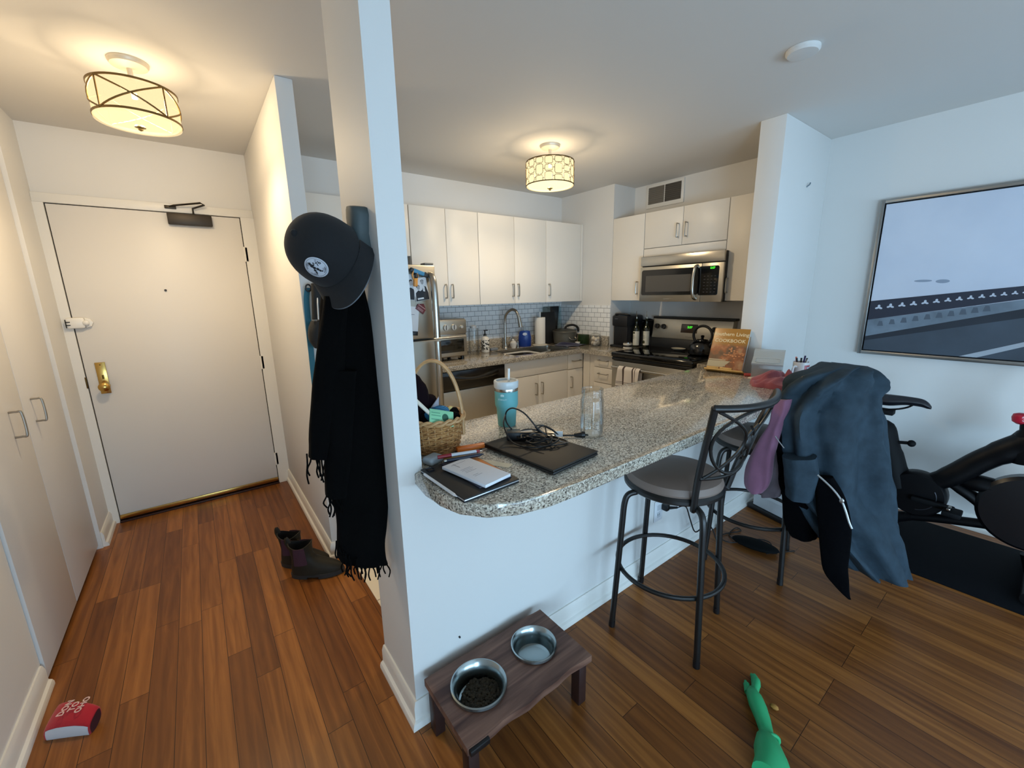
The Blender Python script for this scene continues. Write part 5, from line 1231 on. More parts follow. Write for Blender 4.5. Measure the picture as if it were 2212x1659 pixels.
mb.tube([at(px, py, z=.006) for px, py in ((1655, 1195), (1668, 1190), (1663, 1172), (1640, 1165), (1610, 1168), (1580, 1172), (1560, 1166))], .003, 6, sub=5)
mb.tube([at(px, py, z=.006) for px, py in ((1600, 1176), (1575, 1155), (1590, 1140), (1600, 1147), (1570, 1152), (1548, 1160))], .003, 6, sub=5)
mb.tube([at(px, py, z=.006) for px, py in ((1655, 1196), (1672, 1194), (1690, 1193), (1716, 1190))], .003, 6, sub=4)
obj('cord', mb, mat('black floor cord', '#0C0A09', .6), t)
# outlet with a plug in it
t = thing('wall_outlet', 'white double wall outlet low on the half wall behind the stool', 'outlet', (1.72, 1.135, .33))
ox, oz = 1.80, .318
obj('plate', MB().box(ox-.036, ox+.036, 1.129, 1.1345, oz-.058, oz+.058, .003), mat('outlet plate', '#D9DCE0', .35), t)
for k in (-.02, .02): obj('socket', MB().box(ox-.014, ox+.014, 1.1275, 1.1292, oz+k-.014, oz+k+.014, .002), mat('socket face', '#BFC3C8', .4), t)
obj('slots', MB().box(ox-.008, ox-.005, 1.127, 1.128, oz-.024, oz-.014).box(ox+.004, ox+.007, 1.127, 1.128, oz-.024, oz-.014), DARKF, t)
t = thing('phone_charger', 'black cord plugged into the wall outlet with a white tag', 'cord', (ox, 1.12, oz+.02))
obj('plug', MB().box(ox+.02, ox+.05, 1.095, 1.1272, oz-.0, oz+.034, .006).cyl((ox+.045, 1.10, oz+.015), (ox+.10, 1.085, oz+.004), .009, .006, 10), BLACKP, t)
obj('tag', MB().box(ox+.10, ox+.14, 1.083, 1.085, oz-.012, oz+.010), mat('white cord tag', '#D9DBDD', .5), t)
obj('cord', MB().tube([(ox+.10, 1.085, oz+.003), (ox+.15, 1.08, oz-.002), (ox+.19, 1.08, oz-.03), (ox+.215, 1.07, oz-.10), (ox+.25, 1.06, oz-.18), (ox+.30, 1.06, .12), (ox+.36, 1.05, .15), (ox+.40, 1.03, .10), (ox+.42, 1.0, .006)], .0036, 8, sub=5), BC, t)

# --------------------------------------------------------- framed picture
t = thing('framed_picture', 'large silver framed print of a bridge railing and road under pale sky', 'picture', (3.58, .1, 1.5))
PY1, PY0, PZ0, PZ1 = .815, -.72, 1.012, 1.978
FR = mat('silver frame', '#9FA09E', .3, metal=.9)
for nm, bx_ in (('frame_side', (3.54, 3.579, PY1-.022, PY1, PZ0, PZ1)), ('frame_side', (3.54, 3.579, PY0, PY0+.022, PZ0, PZ1)), ('frame_rail', (3.54, 3.579, PY0+.022, PY1-.022, PZ1-.022, PZ1)), ('frame_rail', (3.54, 3.579, PY0+.022, PY1-.022, PZ0, PZ0+.022))):
    obj(nm, MB().box(*bx_, .002), FR, t)
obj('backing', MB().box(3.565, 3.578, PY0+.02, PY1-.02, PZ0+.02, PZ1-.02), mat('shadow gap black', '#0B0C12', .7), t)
XC_ = 3.548
def sky_mat():
    m = mat('print sky', '#A9B3C6', .55); n, l, b = nodes(m)
    tc = n.new('ShaderNodeTexCoord'); ns = n.new('ShaderNodeTexNoise'); ns.inputs['Scale'].default_value = 3; ns.inputs['Detail'].default_value = 4; l.new(tc.outputs['Object'], ns.inputs['Vector'])
    r = n.new('ShaderNodeValToRGB'); r.color_ramp.elements[0].color = lin('#BCC4D4'); r.color_ramp.elements[1].color = lin('#D6DBE6'); l.new(ns.outputs['Fac'], r.inputs['Fac']); l.new(r.outputs['Color'], b.inputs['Base Color']); return m
canvas = obj('canvas', MB().box(XC_, 3.566, PY0+.028, PY1-.029, PZ0+.028, PZ1-.029), sky_mat(), t)
ya, yb = PY1-.029, PY0+.028
Mpx = Matrix(((0, 0, -1, XC_), (1, 0, 0, 0), (0, 1, 0, 0), (0, 0, 0, 1)))
def lz(z0, s): return lambda y: z0+(ya-y)*s
def strip(f_hi, f_lo, name, m, layer, parent=canvas):
    ys = [ya+(yb-ya)*i/12 for i in range(13)]
    pts = [(y, min(max(f_hi(y), PZ0+.028), PZ1-.03)) for y in ys]+[(y, max(f_lo(y), PZ0+.028)) for y in ys[::-1]]
    out = []
    for p in pts:
        if not out or (Vector(p)-Vector(out[-1])).length > 1e-5: out.append(p)
    return obj(name, MB().prism(out, 0, .0004*layer, M=Mpx), m, parent)
strip(lz(1.12, .27), lambda y: PZ0+.028, 'road_print', mat('print road', '#3D4854', .55, var=.18, vscale=5), 1)
strip(lz(1.236, .205), lz(1.125, .29), 'pavement_print', mat('print pavement', '#6E7C89', .55, var=.25, vscale=9), 2)
strip(lz(1.128, .295), lz(1.10, .262), 'kerb_print', mat('print kerb', '#1F2833', .55), 3)
strip(lz(1.357, .13), lz(1.236, .21), 'railing_print', mat('print railing', '#242A3A', .55), 4)
mb = MB(); WHT = mat('print cutouts', '#C3CAD6', .55)
k = 0; y = .74; step = .056
while y > yb+.03:
    z = 1.318+(ya-y-.05)*.152; s_ = step*.34
    ring = []
    for i in range(24):
        a = 2*PI*i/24+PI/2; r = s_*(.72+.36*cos(3*(a-PI/2)))
        ring.append((y+r*cos(a), z+r*sin(a)*.85))
    mb.prism(ring, 0, .0021, M=Mpx); y -= step; step *= .965
obj('cutout_print', mb, WHT, canvas)
y = .72; step = .056; SHP = mat('print shadows', '#515C69', .55)
while y > .25:
    z = 1.215+(ya-y-.05)*.23; obj('shadow_print', MB().prism([(y+.014, z-.02), (y-.016, z-.018), (y-.008, z+.012), (y+.008, z+.012)], 0, .0014, M=Mpx), SHP, canvas); y -= step; step *= .97
obj('lane_print', MB().prism([(.34, PZ0+.029), (.27, PZ0+.029), (-.30, 1.31), (-.30, 1.325)], 0, .0018, M=Mpx), mat('print lane line', '#A9B2BC', .55), canvas)
mb = MB()
for cy_, cz_, ry_, rz_ in ((.555, 1.478, .04, .007), (.47, 1.473, .03, .011)):
    mb.prism([(cy_+ry_*cos(2*PI*i/16), cz_+rz_*sin(2*PI*i/16)) for i in range(16)], 0, .0006, M=Mpx)
obj('cloud_print', mb, mat('print clouds', '#8B97A8', .6), canvas)

# ----------------------------------------------------------- exercise bike
tag(obj('exercise_mat', MB().box(2.76, 3.46, -1.35, .80, .0005, .009, .003), mat('black rubber mat', '#07090E', .9, spec=.15, bump=.5, bscale=700)), 'black rubber mat under the exercise bike', 'mat')
BX = 3.1
BK = mat('satin black bike frame', '#040406', .45, spec=.2); BKM = mat('matte black bike', '#07080A', .7, spec=.2)
t = thing('exercise_bike', 'black exercise bike with a red resistance knob by the picture wall', 'exercise bike', (BX, .1, .01))
q = lambda px, py, x=BX: at(px, py, x=x)
top = [q(1893, 850), q(1925, 853), (q(1960, 857)), q(1990, 862), q(2006, 870), q(2013, 879)]; bot = [q(1893, 872), q(1925, 876), q(1960, 875), q(1990, 879), q(2003, 883), q(2011, 884)]
ws = [.075, .07, .045, .028, .022, .012]
rs = []
for a, b_, w in zip(spline(top, 4), spline(bot, 4), [ws[min(5, i//4)]+(ws[min(5, i//4+1)]-ws[min(5, i//4)])*(i % 4)/4 for i in range(21)]):
    c_ = (a+b_)/2; hh = (a-b_).length/2
    rs.append([c_+Vector((w*cos(u)*(1 if sin(u) > 0 else .8), 0, hh*sin(u)**1)) for u in [2*PI*i/20 for i in range(20)]])
obj('saddle', MB().rings(rs), mat('black saddle vinyl', '#14171E', .45), t)
mb = MB()
for s_ in (-.02, .02): mb.tube([q(1900, 884, BX+s_), q(1935, 884, BX+s_), q(1960, 880, BX+s_), q(1975, 873, BX+s_)], .005, 8, sub=4)
a, b_ = q(1896, 886), q(1931, 896)
mb.box(BX-.03, BX+.03, b_.y, a.y+.02, b_.z-.002, b_.z+.026, .004)
obj('saddle_rails', mb, BKM, t)
obj('seat_post', MB().tube([q(1888, 915), q(1912, 925), q(1920, 955), q(1932, 1000), q(1945, 1050)], [.046, .05, .05, .055, .06], 16, sub=5, flat=.8), BKM, t)
obj('post_knob', MB().cyl(q(1938, 955), q(1964, 957), .009, n=12).ball(q(1969, 958), .019, 14, 10), BKM, t)
cc = q(1980, 1063)
obj('belt_cover', MB().lathe([(.02, -.05), (.115, -.045), (.125, -.03), (.125, .03), (.115, .045), (.02, .05)], M=frame(cc, (0, 1, 0), (0, 0, 1), (1, 0, 0)), n=40), BK, t)
obj('cover_ring', MB().tube([cc+Vector((-.047, .085*cos(u), .085*sin(u))) for u in [math.radians(150+i*8) for i in range(15)]], .0025, 6), mat('dull ring', '#3A3A40', .4, metal=.6), t)
obj('crank', MB().box(BX-.085, BX-.06, cc.y-.16, cc.y+.01, cc.z-.03, cc.z+.0, .008, None).box(BX-.15, BX-.06, cc.y-.19, cc.y-.12, cc.z-.035, cc.z-.008, .006), BKM, t)
obj('pedal_clip', MB().box(BX-.152, BX-.10, cc.y-.15, cc.y-.135, cc.z-.0, cc.z+.012, .003), STEEL, t)
def beam(pts, rad, fl=.55, m=BK, nm='frame_beam'): return obj(nm, MB().tube([q(*p) for p in pts], rad, 16, sub=5, flat=fl), m, t)
beam([(1985, 1050), (2050, 1030), (2120, 995), (2190, 968), (2260, 945)], [.05, .055, .055, .06, .07], .8)
beam([(2040, 1030), (2120, 1045), (2200, 1068), (2270, 1080)], [.03, .045, .045, .05], .8)
beam([(2030, 1030), (2090, 1065), (2150, 1112), (2200, 1150)], [.025, .03, .035, .04], .8)
beam([(1930, 1112), (2010, 1118), (2080, 1126), (2170, 1138)], .024, 1)
obj('neck', MB().tube([q(2222, 1000), q(2222, 950), q(2224, 915)], [.06, .045, .03], 14, sub=4), BK, t)
kn = q(2208, 903)
rk = obj('resistance_knob', MB().lathe([(.016, -.03), (.03, -.02), (.034, 0), (.03, .016), (.016, .022)], kn, 24), mat('red knob', '#B0142E', .35), t)
obj('knob_ring', MB().tube([kn+Vector((-.030, -.012+.012*cos(u), .002+.012*sin(u))) for u in [2*PI*i/20 for i in range(20)]], .0028, 6, closed=True), mat('pale knob ring', '#E3B9BF', .35), rk)
fw = q(2232, 1110)
obj('flywheel', MB().lathe([(.03, -.045), (.175, -.04), (.19, -.025), (.19, .025), (.175, .04), (.03, .045)], M=frame(fw, (0, 1, 0), (0, 0, 1), (1, 0, 0)), n=48), mat('dark flywheel', '#0B0C10', .3, spec=.5), t)
for yy in (.52, fw.y-.05): obj('stabilizer', MB().cyl((BX-.26, yy, .042), (BX+.26, yy, .042), .032, n=16), BK, t)
obj('base_tube', MB().cyl((BX, .52, .055), (BX, cc.y, .17), .026, n=14), BK, t)
obj('fork', MB().tube([(BX, fw.y-.05, .05), (BX, fw.y-.02, .15)], .03, 12), BK, t)
obj('handlebar_post', MB().tube([q(2224, 930), q(2300, 830), q(2440, 720)], .025, 12, sub=4), BK, t)
hb = q(2440, 720)
obj('handlebar', MB().tube([hb+Vector((-.22, .1, .03)), hb+Vector((-.2, -.02, .02)), hb, hb+Vector((.2, -.02, .02)), hb+Vector((.22, .1, .03))], .016, 12, sub=5), BKM, t)
# ---------------------------------------------------------- dog feeder
WAL = grain('walnut plank', '#40241C', '#83604F', 'X', 9, .5)
WALD = mat('dark walnut', '#2A1410', .5)
t = thing('dog_feeder', 'low wooden dog feeder holding two steel bowls against the half wall', 'pet feeder', (.69, .96, 0))
FX0, FX1, FY0, FY1, FZ = .438, .945, .822, 1.104, .2
def edge(y0, wav, seed): return [(FX0+(FX1-FX0)*i/16, y0+wav*noise.noise(Vector((i*.35, seed, 0)))) for i in range(17)]
bowls = ((.570, .968, .089), (.812, .977, .080))
def plate():
    "wooden top with two round holes, built as triangles between outline and holes"
    out = [Vector((x, y, 0)) for x, y in edge(FY0, .012, 2.0)]+[Vector((x, y, 0)) for x, y in edge(FY1-.006, .006, 7.0)[::-1]]
    b = bmesh.new(); es = []
    def loop(ps):
        vs = [b.verts.new(p) for p in ps]
        for i in range(len(vs)): es.append(b.edges.new((vs[i], vs[(i+1) % len(vs)])))
    loop(out)
    for cx_, cy_, r in bowls: loop([Vector((cx_+(r-.006)*cos(2*PI*i/40), cy_+(r-.006)*sin(2*PI*i/40), 0)) for i in range(40)])
    bmesh.ops.triangle_fill(b, edges=es, use_beauty=True)
    for f in list(b.faces):
        c_ = f.calc_center_median()
        if any((c_.xy-Vector((x, y))).length < r-.012 for x, y, r in bowls): b.faces.remove(f)
    g = bmesh.ops.extrude_face_region(b, geom=b.faces[:])
    for v in [v for v in g['geom'] if isinstance(v, bmesh.types.BMVert)]: v.co.z -= .026
    for v in b.verts: v.co.z += FZ
    m = MB(); m.b.free(); m.b = b; return m
obj('top', plate(), WAL, t, smooth=30)
obj('apron', MB().box(FX0+.03, FX1-.03, FY0+.03, FY0+.05, FZ-.06, FZ-.0262).box(FX0+.03, FX1-.03, FY1-.06, FY1-.04, FZ-.06, FZ-.0262), WALD, t)
for x in (FX0+.025, FX1-.03):
    for y in (FY0+.028, FY1-.035): obj('leg', MB().box(x-.018, x+.018, y-.02, y+.02, .0005, FZ-.0262, .003), WALD, t)
obj('corner_pad', MB().box(FX0+.004, FX0+.07, FY0-.012, FY0+.004, FZ-.024, FZ-.004, .003), BLACKP, t)
STB2 = mat('bowl steel', '#A9B4B6', .22, metal=1)
def bowl(cx_, cy_, r, label, zt=.207):
    b_ = thing('dog_bowl', label, 'bowl', (cx_, cy_, zt))
    obj('bowl', MB().lathe([(r*.70, -.066), (r*.80, -.06), (r*.92, -.004), (r*1.04, .0), (r*1.05, -.004), (r*1.035, .003), (r*.985, .005), (r*.90, -.002), (r*.80, -.03), (r*.76, -.058), (r*.62, -.063), (.001, -.063)], (cx_, cy_, zt), 48, cap=(True, False)), STB2, b_)
    return b_
bowl(*bowls[0], 'steel dog bowl of kibble in the near end of the feeder')
bowl(*bowls[1], 'steel dog bowl of water in the far end of the feeder')
cx_, cy_, r = bowls[0]; mb = MB(); r_ = random.Random(11)
mb.lathe([(.066, -.058), (.064, -.052), (.03, -.046), (.001, -.045)], (cx_+.004, cy_-.004, .207), 24)
for k in range(330):
    a = r_.uniform(0, 2*PI); rr_ = .062*math.sqrt(r_.random())
    mb.ball((cx_+.004+rr_*cos(a), cy_-.004+rr_*sin(a), .207-.050+.006*(1-rr_/.062)+r_.uniform(0, .006)), (.0062, .0052, .0042), 7, 5, M=rot(r_.uniform(0, 180)))
tag(obj('kibble', mb, mat('brown kibble', '#2E2412', .85, var=.5, vscale=60)), 'brown dry kibble in the near dog bowl', 'dog food', kind='stuff')
cx_, cy_, r = bowls[1]
tag(obj('bowl_water', MB().lathe([(r*.795, 0), (.001, 0)], (cx_, cy_, .207-.034), 40, cap=(False, False)), WATER), 'clear water standing in the far dog bowl', 'water', kind='stuff')

# ------------------------------------------------------------ dog toys
GR = mat('green squeaky rubber', '#2C9A63', .5, spec=.35)
t = thing('dog_toy', 'long green rubber frog leg dog toy on the floor, cut by the frame edge', 'dog toy', (1.35, .38, 0))
g = lambda px, py, z: at(px, py, z=z)
ax = [g(1668, 1690, .05), g(1672, 1660, .05), g(1665, 1632, .045), g(1661, 1606, .035), g(1660, 1597, .03), g(1655, 1580, .026), g(1648, 1555, .026), g(1637, 1525, .026), g(1630, 1505, .024), g(1626, 1492, .018)]
ra = [.062, .060, .055, .042, .030, .027, .031, .036, .033, .02]
obj('body', MB().tube(ax, ra, 18, flat=.7), GR, t, smooth=80)
obj('cuff', MB().tube([g(1659, 1600, .032)+Vector((.034*cos(u)*.75, .034*cos(u)*-.65, .026*sin(u))) for u in [2*PI*i/20 for i in range(20)]], .006, 8, closed=True), GR, t, smooth=80)
obj('toe', MB().tube([g(1628, 1496, .016), g(1633, 1478, .014), g(1629, 1463, .012), g(1622, 1457, .01)], [.014, .016, .012, .006], 10, sub=4), GR, t, smooth=80)
obj('toe', MB().tube([g(1616, 1496, .016), g(1613, 1481, .014), g(1610, 1471, .011)], [.012, .011, .005], 10, sub=4), GR, t, smooth=80)
tag(obj('chew_crumb', MB().ball(at(1673, 1527, z=.008), (.01, .014, .008), 8, 6), mat('tan crumb', '#9A6A2A', .8)), 'small tan crumb beside the green frog leg toy', 'crumb')
# red plush toy with white side against the baseboard
RED = mat('red plush', '#B00A1C', .9, sheen=.3, bump=.3, bscale=400)
t = thing('dog_toy', 'red and white plush box toy against the left baseboard', 'dog toy', (-.55, 1.85, 0))
A = at(92, 1585, z=.03); B = at(190, 1572, z=.03); Cc = at(215, 1522, z=.06); D = at(132, 1516, z=.06)
def toyf(u, v):
    p = A.lerp(B, u).lerp(D.lerp(Cc, u), v); return p
def ring_(u):
    b0 = Vector(toyf(u, 0)); b1 = Vector(toyf(u, 1)); d = (b1-b0); n_ = Vector((0, 0, 1)); h = .034*(1-.25*abs(2*u-1)**3); w = d.length/2; c_ = (b0+b1)/2; dn = d.normalized()
    c_.z = .0015+h*.95
    return [c_+dn*w*math.copysign(abs(cos(a))**.6, cos(a))+n_*h*math.copysign(abs(sin(a))**.7, sin(a)) for a in [2*PI*i/32 for i in range(32)]]
us = [0, .02, .06, .15, .3, .5, .7, .85, .95, 1.0]
obj('body', MB().rings([ring_(u) for u in us]), RED, t, smooth=70)
def side_(u, o_):
    r = ring_(u); i0 = 16; c_ = sum(r, Vector())/32
    return [c_+(r[k]-c_)*o_ for k in (13, 14, 15, 16, 17, 18, 19, 20, 21)]
obj('white_side', MB().rings([side_(u, 1.03) for u in (.04, .12, .3, .5, .7, .9, .985)], (False, False), closed=False), mat('white plush', '#C9CBD0', .9), t, smooth=70)
e_ = ring_(1.0); c_ = sum(e_, Vector())/32; dn = (B-A).normalized()
obj('dark_end', MB().rings([[c_+(p-c_)*.86+dn*.0022 for p in e_], [c_+(p-c_)*.4+dn*.003 for p in e_]], (False, True)), mat('dark red inside', '#3A0A10', .95), t, smooth=70)
Pc = (A+B+Cc+D)/4; X_ = (D-A).normalized(); Y_ = (B-A).normalized()
X_ = Vector((X_.x, X_.y, 0)).normalized(); Y_ = (Y_-X_*Y_.dot(X_)); Y_ = Vector((Y_.x, Y_.y, 0)).normalized()
Zt = max(p.z for p in ring_(.5))
mb = MB()
for k, txt in enumerate(('DON', 'TO', 'OHO')):
    mb.text(txt, .026, frame(Vector((Pc.x, Pc.y, Zt+.0008))+Y_*(-.022+.024*k)+X_*.012, X_, -Y_, Vector((0, 0, 1))), .0004, bold=.0006)
obj('lettering', mb, mat('white toy print', '#DDBDB8', .8), t, smooth=0)

# ------------------------------------------------------------ rain boots
RUB = mat('olive grey rubber', '#262219', .6, spec=.25, var=.1, vscale=20); SOLE = mat('dark rubber sole', '#262625', .6); ELA = mat('plum elastic', '#3A1A28', .8, bump=.6, bscale=400); INN = mat('boot inside', '#0D0B0B', .9)
def make_boot(label, loc, rz):
    t = thing('rain_boot', label, 'boot', loc, rz, 'pair of ankle boots by the kitchen opening')
    def foot(k=1.0, toe=1.0):
        pts = []
        for i in range(40):
            a = 2*PI*i/40; x = cos(a); y = sin(a)
            w = .046 if x > 0 else .040
            px_ = .14*x if x > 0 else .125*x
            pts.append((px_*k*(toe if x > 0 else 1), y*w*k*(1+.12*math.exp(-((px_-.07)/.05)**2))))
        return pts
    obj('sole', MB().prism([(x*1.03, y*1.06) for x, y in foot()], .012, .028, .003).prism([(x*1.02-.0, y*1.04) for x, y in foot() if x < -.035], .0005, .013).prism([(x*1.02, y*1.04) for x, y in foot() if x > .005], .003, .013), SOLE, t, local=True)
    rs = []
    for z, xt, xb, w in ((.026, .138, -.122, 1.0), (.045, .136, -.121, .99), (.06, .118, -.120, .94), (.075, .085, -.118, .88), (.09, .045, -.116, .84), (.105, .010, -.113, .84), (.13, -.008, -.114, .86), (.165, -.008, -.120, .9), (.19, -.004, -.124, .93)):
        c_ = (xt+xb)/2; hx_ = (xt-xb)/2; ring = []
        for i in range(40):
            a = 2*PI*i/40
            ring.append(Vector((c_+hx_*cos(a), .047*w*math.copysign(abs(sin(a))**.85, sin(a)), z+(.012*cos(2*a) if z > .15 else 0))))
        rs.append(ring)
    top = rs[-1]; c_ = sum(top, Vector())/40
    inner = [[c_+(p-c_)*.93 for p in top]]
    obj('upper', MB().rings(rs+inner, (True, False)), RUB, t, local=True, smooth=60)
    obj('lining', MB().rings([[c_+(p-c_)*.93+Vector((0, 0, -.0)) for p in top], [c_+(p-c_)*.85+Vector((0, 0, -.07)) for p in top]], (False, True)), INN, t, local=True, smooth=60)
    for s in (-1, 1):
        def pan(u, v):
            z = .085+.098*v; j = 0
            x = -.085+.052*u+(.012*(1-v))*(u-.5)
            ca = max(-.98, min(.98, (x+.062)/.06)); y = .0405*math.sqrt(max(0, 1-ca*ca))**.85*(1+.10*v)+.0032
            return (x, s*y, z)
        obj('elastic_panel', MB().grid(pan, 10, 10, .002*s), ELA, t, local=True, smooth=60)
    obj('pull_tab', MB().tube([(-.123, 0, .165), (-.135, 0, .20), (-.128, 0, .222), (-.118, 0, .195)], .006, 6, sub=4, flat=2), RUB, t, local=True)
    return t
p0, p1 = at(628, 1250, z=0), at(745, 1238, z=0); d = p1-p0
boot = make_boot('olive rubber ankle boot with plum elastic, standing in front', ((p0.x+p1.x)/2, (p0.y+p1.y)/2+.02, 0), math.atan2(d.y, d.x))
dup(boot, (.295, 2.335, 0), math.atan2(d.y, d.x)-.12, 'olive rubber ankle boot standing behind its mate, toe to the hall wall', 'pair of ankle boots by the kitchen opening')

# ----------------------------------------- wall hook, cap, scarf, leash, bag
BONE = mat('slate grey painted bone', '#465153', .55, spec=.35, bump=.1, bscale=60)
t = thing('wall_hook', 'slate grey bone shaped wall hook on the side of the column', 'hook', (.418, 1.29, 1.62))
mb = MB()
hz = [(1.690, .024), (1.684, .042), (1.665, .049), (1.64, .042), (1.618, .037), (1.595, .043), (1.572, .05), (1.552, .045), (1.545, .026)]
yc = 1.235
rs = []
for z, w in hz:
    rs.append([Vector((.4175-.042*max(0, sin(a))**.5 if sin(a) > 0 else .4175, yc+w*cos(a), z)) for a in [2*PI*i/32 for i in range(32)]])
obj('bone', MB().rings(rs), BONE, t, smooth=60)
obj('peg', MB().cyl((.40, yc+.02, 1.60), (.36, yc+.02, 1.61), .011, n=12).ball((.36, yc+.02, 1.61), .014, 10, 8), BONE, t)

# cap: local x across, y to the brim, z to the button
cc_ = at(677, 527, y=1.20)
view = (CAM-cc_).normalized(); rgt = Vector((0, 0, 1)).cross(view).normalized(); upv = view.cross(rgt)
zb_ = (rgt*-.70+upv*.42+view*.58).normalized()
yb_ = (rgt*.40-upv*.85+view*.34); yb_ = (yb_-zb_*yb_.dot(zb_)).normalized()
xb_ = yb_.cross(zb_)
Mcap = frame(cc_-zb_*.055, xb_, yb_, zb_)
CAPM = mat('black cotton cap', '#0B0D10', .9, sheen=.05, bump=.3, bscale=600)
ra_, rb_, rc_ = .089, .095, .112
def cs(th, ph, k=1.0): # crown surface, ph from rim (0) to top (90)
    z = sin(ph)**.86; r = cos(ph)**.80 if cos(ph) > 1e-6 else 0
    return Vector((ra_*r*cos(th)*k, rb_*r*sin(th)*k, rc_*z*k))
t = thing('baseball_cap', 'black baseball cap with a round white patch hung on the bone hook', 'cap', cc_)
rs = [[Mcap @ cs(2*PI*i/40, PI/2*j/13*.992) for i in range(40)] for j in range(14)]
rs = [[Mcap @ (cs(2*PI*i/40, 0)+Vector((0, 0, -.012))) for i in range(40)]]+rs
obj('crown', MB().rings(rs, (False, True)), CAPM, t, smooth=70)
obj('button', MB().ball(Mcap @ Vector((0, 0, rc_)), .0095, 10, 8), CAPM, t)
def brim(u, v):
    th = math.radians(4+172*u); p = cs(th, 0); e = sin(PI*(.02+.96*u))**(.34+.5*u)
    out = Vector((p.x*.02, .064*e, 0))*v
    s_ = (2*u-1)
    return Mcap @ (p*(1.0+.004)+out+Vector((0, 0, -.006-.016*v+(-.040*s_*s_*(.35 if s_ < 0 else 1))*(.2+.9*v))))
obj('brim', MB().grid(brim, 28, 8, .0032), CAPM, t, smooth=70)
obj('brim_edge', MB().tube([Vector(brim(i/40, 1.0)) for i in range(41)], .0021, 6), mat('grey brim piping', '#5E646A', .7), t)
ey = Mcap @ cs(math.radians(-8), math.radians(30), 1.004)
obj('eyelet', MB().tube([ey+(xb_*0+yb_*cos(u)*.0042+zb_*sin(u)*.0042) for u in [2*PI*i/12 for i in range(12)]], .0014, 6, closed=True), mat('grey eyelet', '#7C838A', .6), t)
def patch_fn(off):
    def f(p):
        th = math.radians(90)+p.x/.09; ph = math.radians(34)+p.y/.105
        q_ = cs(th, ph); n_ = Vector((q_.x/ra_**2, q_.y/rb_**2, q_.z/rc_**2)).normalized()
        return Mcap @ (q_+n_*(off+getattr(p, 'z', 0)))
    return f
def pdisc(mb, r0, r1, off, cx_=0, cy_=0, sy=1, n=36, m=4):
    f = patch_fn(off)
    return mb.rings([[f(Vector((cx_+(r0+(r1-r0)*j/m)*cos(2*PI*i/n), cy_+(r0+(r1-r0)*j/m)*sin(2*PI*i/n)*sy, 0))) for i in range(n)] for j in range(m+1)], (False, False))
PR = .031
pt = obj('patch', pdisc(MB(), .0003, PR, .0016, m=8), mat('white twill patch', '#B9BEC6', .8), t)
INKB = mat('black patch print', '#16181D', .8); GRYP = mat('grey patch print', '#7B7880', .8)
obj('ring_print', pdisc(MB(), PR*.86, PR*.885, .0022, m=1), INKB, pt)
mb = MB(); f = patch_fn(.002)
for a in (40, 130, 220, 310):
    ca, sa = cos(math.radians(a)), sin(math.radians(a))
    for k in range(4):
        r = PR*(.56+.07*k); mb.rings([[f(Vector((r*ca-w*sa, r*sa+w*ca, 0))), f(Vector(((r+.0012)*ca-w*sa, (r+.0012)*sa+w*ca, 0)))] for w in (-.003, -.001, .001, .003)], (False, False), closed=False)
obj('stitch_print', mb, GRYP, pt)
Rz = Matrix.Rotation(math.radians(16), 4, 'Z')
def tf(off, dx, dy, ang=0):
    f = patch_fn(off); Rr = Matrix.Rotation(math.radians(ang), 4, 'Z')
    return lambda p: f((Rr @ Vector((p.x, p.y, 0)))+Vector((dx, dy, 0)))
mb = MB().text('76', .015, None, .0, fn=tf(.0024, .0155, .004, 0), bold=.0003)
obj('number_print', mb, INKB, pt, smooth=0)
mb = MB()
for (cx_, cy_, r, sy) in ((-.005, .0165, .0042, 1), (-.0045, .009, .005, 1.1), (.002, .0085, .003, .7), (.0055, .0125, .002, 1.3), (-.003, .0015, .0042, 1), (-.0075, -.005, .0032, 1.2), (-.009, -.011, .0026, 1), (.0015, -.006, .0036, 1.2), (.003, -.0125, .003, 1.1), (.006, -.0165, .0026, .7), (-.011, -.015, .002, .8)):
    pdisc(mb, .0001, r, .0023, cx_, cy_, sy, 14, 2)
obj('figure_print', mb, INKB, pt)
mb = MB(); f = patch_fn(.0023)
for a0, a1, n_ in ((110, 165, 9), (195, 240, 6), (285, 330, 7)):
    for k in range(n_):
        a = math.radians(a0+(a1-a0)*k/n_); b_ = a+math.radians(3.4)
        mb.rings([[f(Vector((r*cos(w), r*sin(w), 0))) for r in (PR*.70, PR*.80)] for w in (a, b_)], (False, False), closed=False)
obj('rim_print', mb, INKB, pt, smooth=0)

# scarf: three folded layers, each with its own fringe
SCF = mat('black wool scarf', '#030303', 1, spec=.1, sheen=0, bump=.5, bscale=350, var=.3, vscale=6)
t = thing('scarf', 'long black fringed scarf hanging under the cap on the column', 'scarf', (.36, 1.25, 1.6))
def PS(l, r, y, yy=1.26): return (at(l, y, y=yy), at(r, y, y=yy))
def layer(rows, dep, seed, nf, nm='cloth'): return obj(nm, MB().rings(loft_px(rows, 5, 48, dep, .10, seed, nf)), SCF, t, smooth=70)
def fringe(pts, lens, seed):
    "strands hanging from a line of points"
    mb = MB(); r_ = random.Random(seed); P_ = spline([Vector(p) for p in pts], 12); n_ = lens[1]
    for k in range(n_):
        p = P_[int(k*(len(P_)-1)/max(1, n_-1))].copy(); p += Vector((r_.uniform(-.006, .006), r_.uniform(-.012, .012), .012)); L_ = lens[0]*r_.uniform(.75, 1.15)
        sx_, sy_ = r_.uniform(-.014, .014), r_.uniform(-.014, .014)
        mb.tube([p, p+Vector((sx_*.3, sy_*.2, -L_*.35)), p+Vector((sx_, sy_, -L_*.7)), p+Vector((sx_*.6+r_.uniform(-.008, .008), sy_, -L_))], .0024, 5, sub=3)
    f = obj('fringe', mb, SCF, t); f['kind'] = 'stuff'; return f
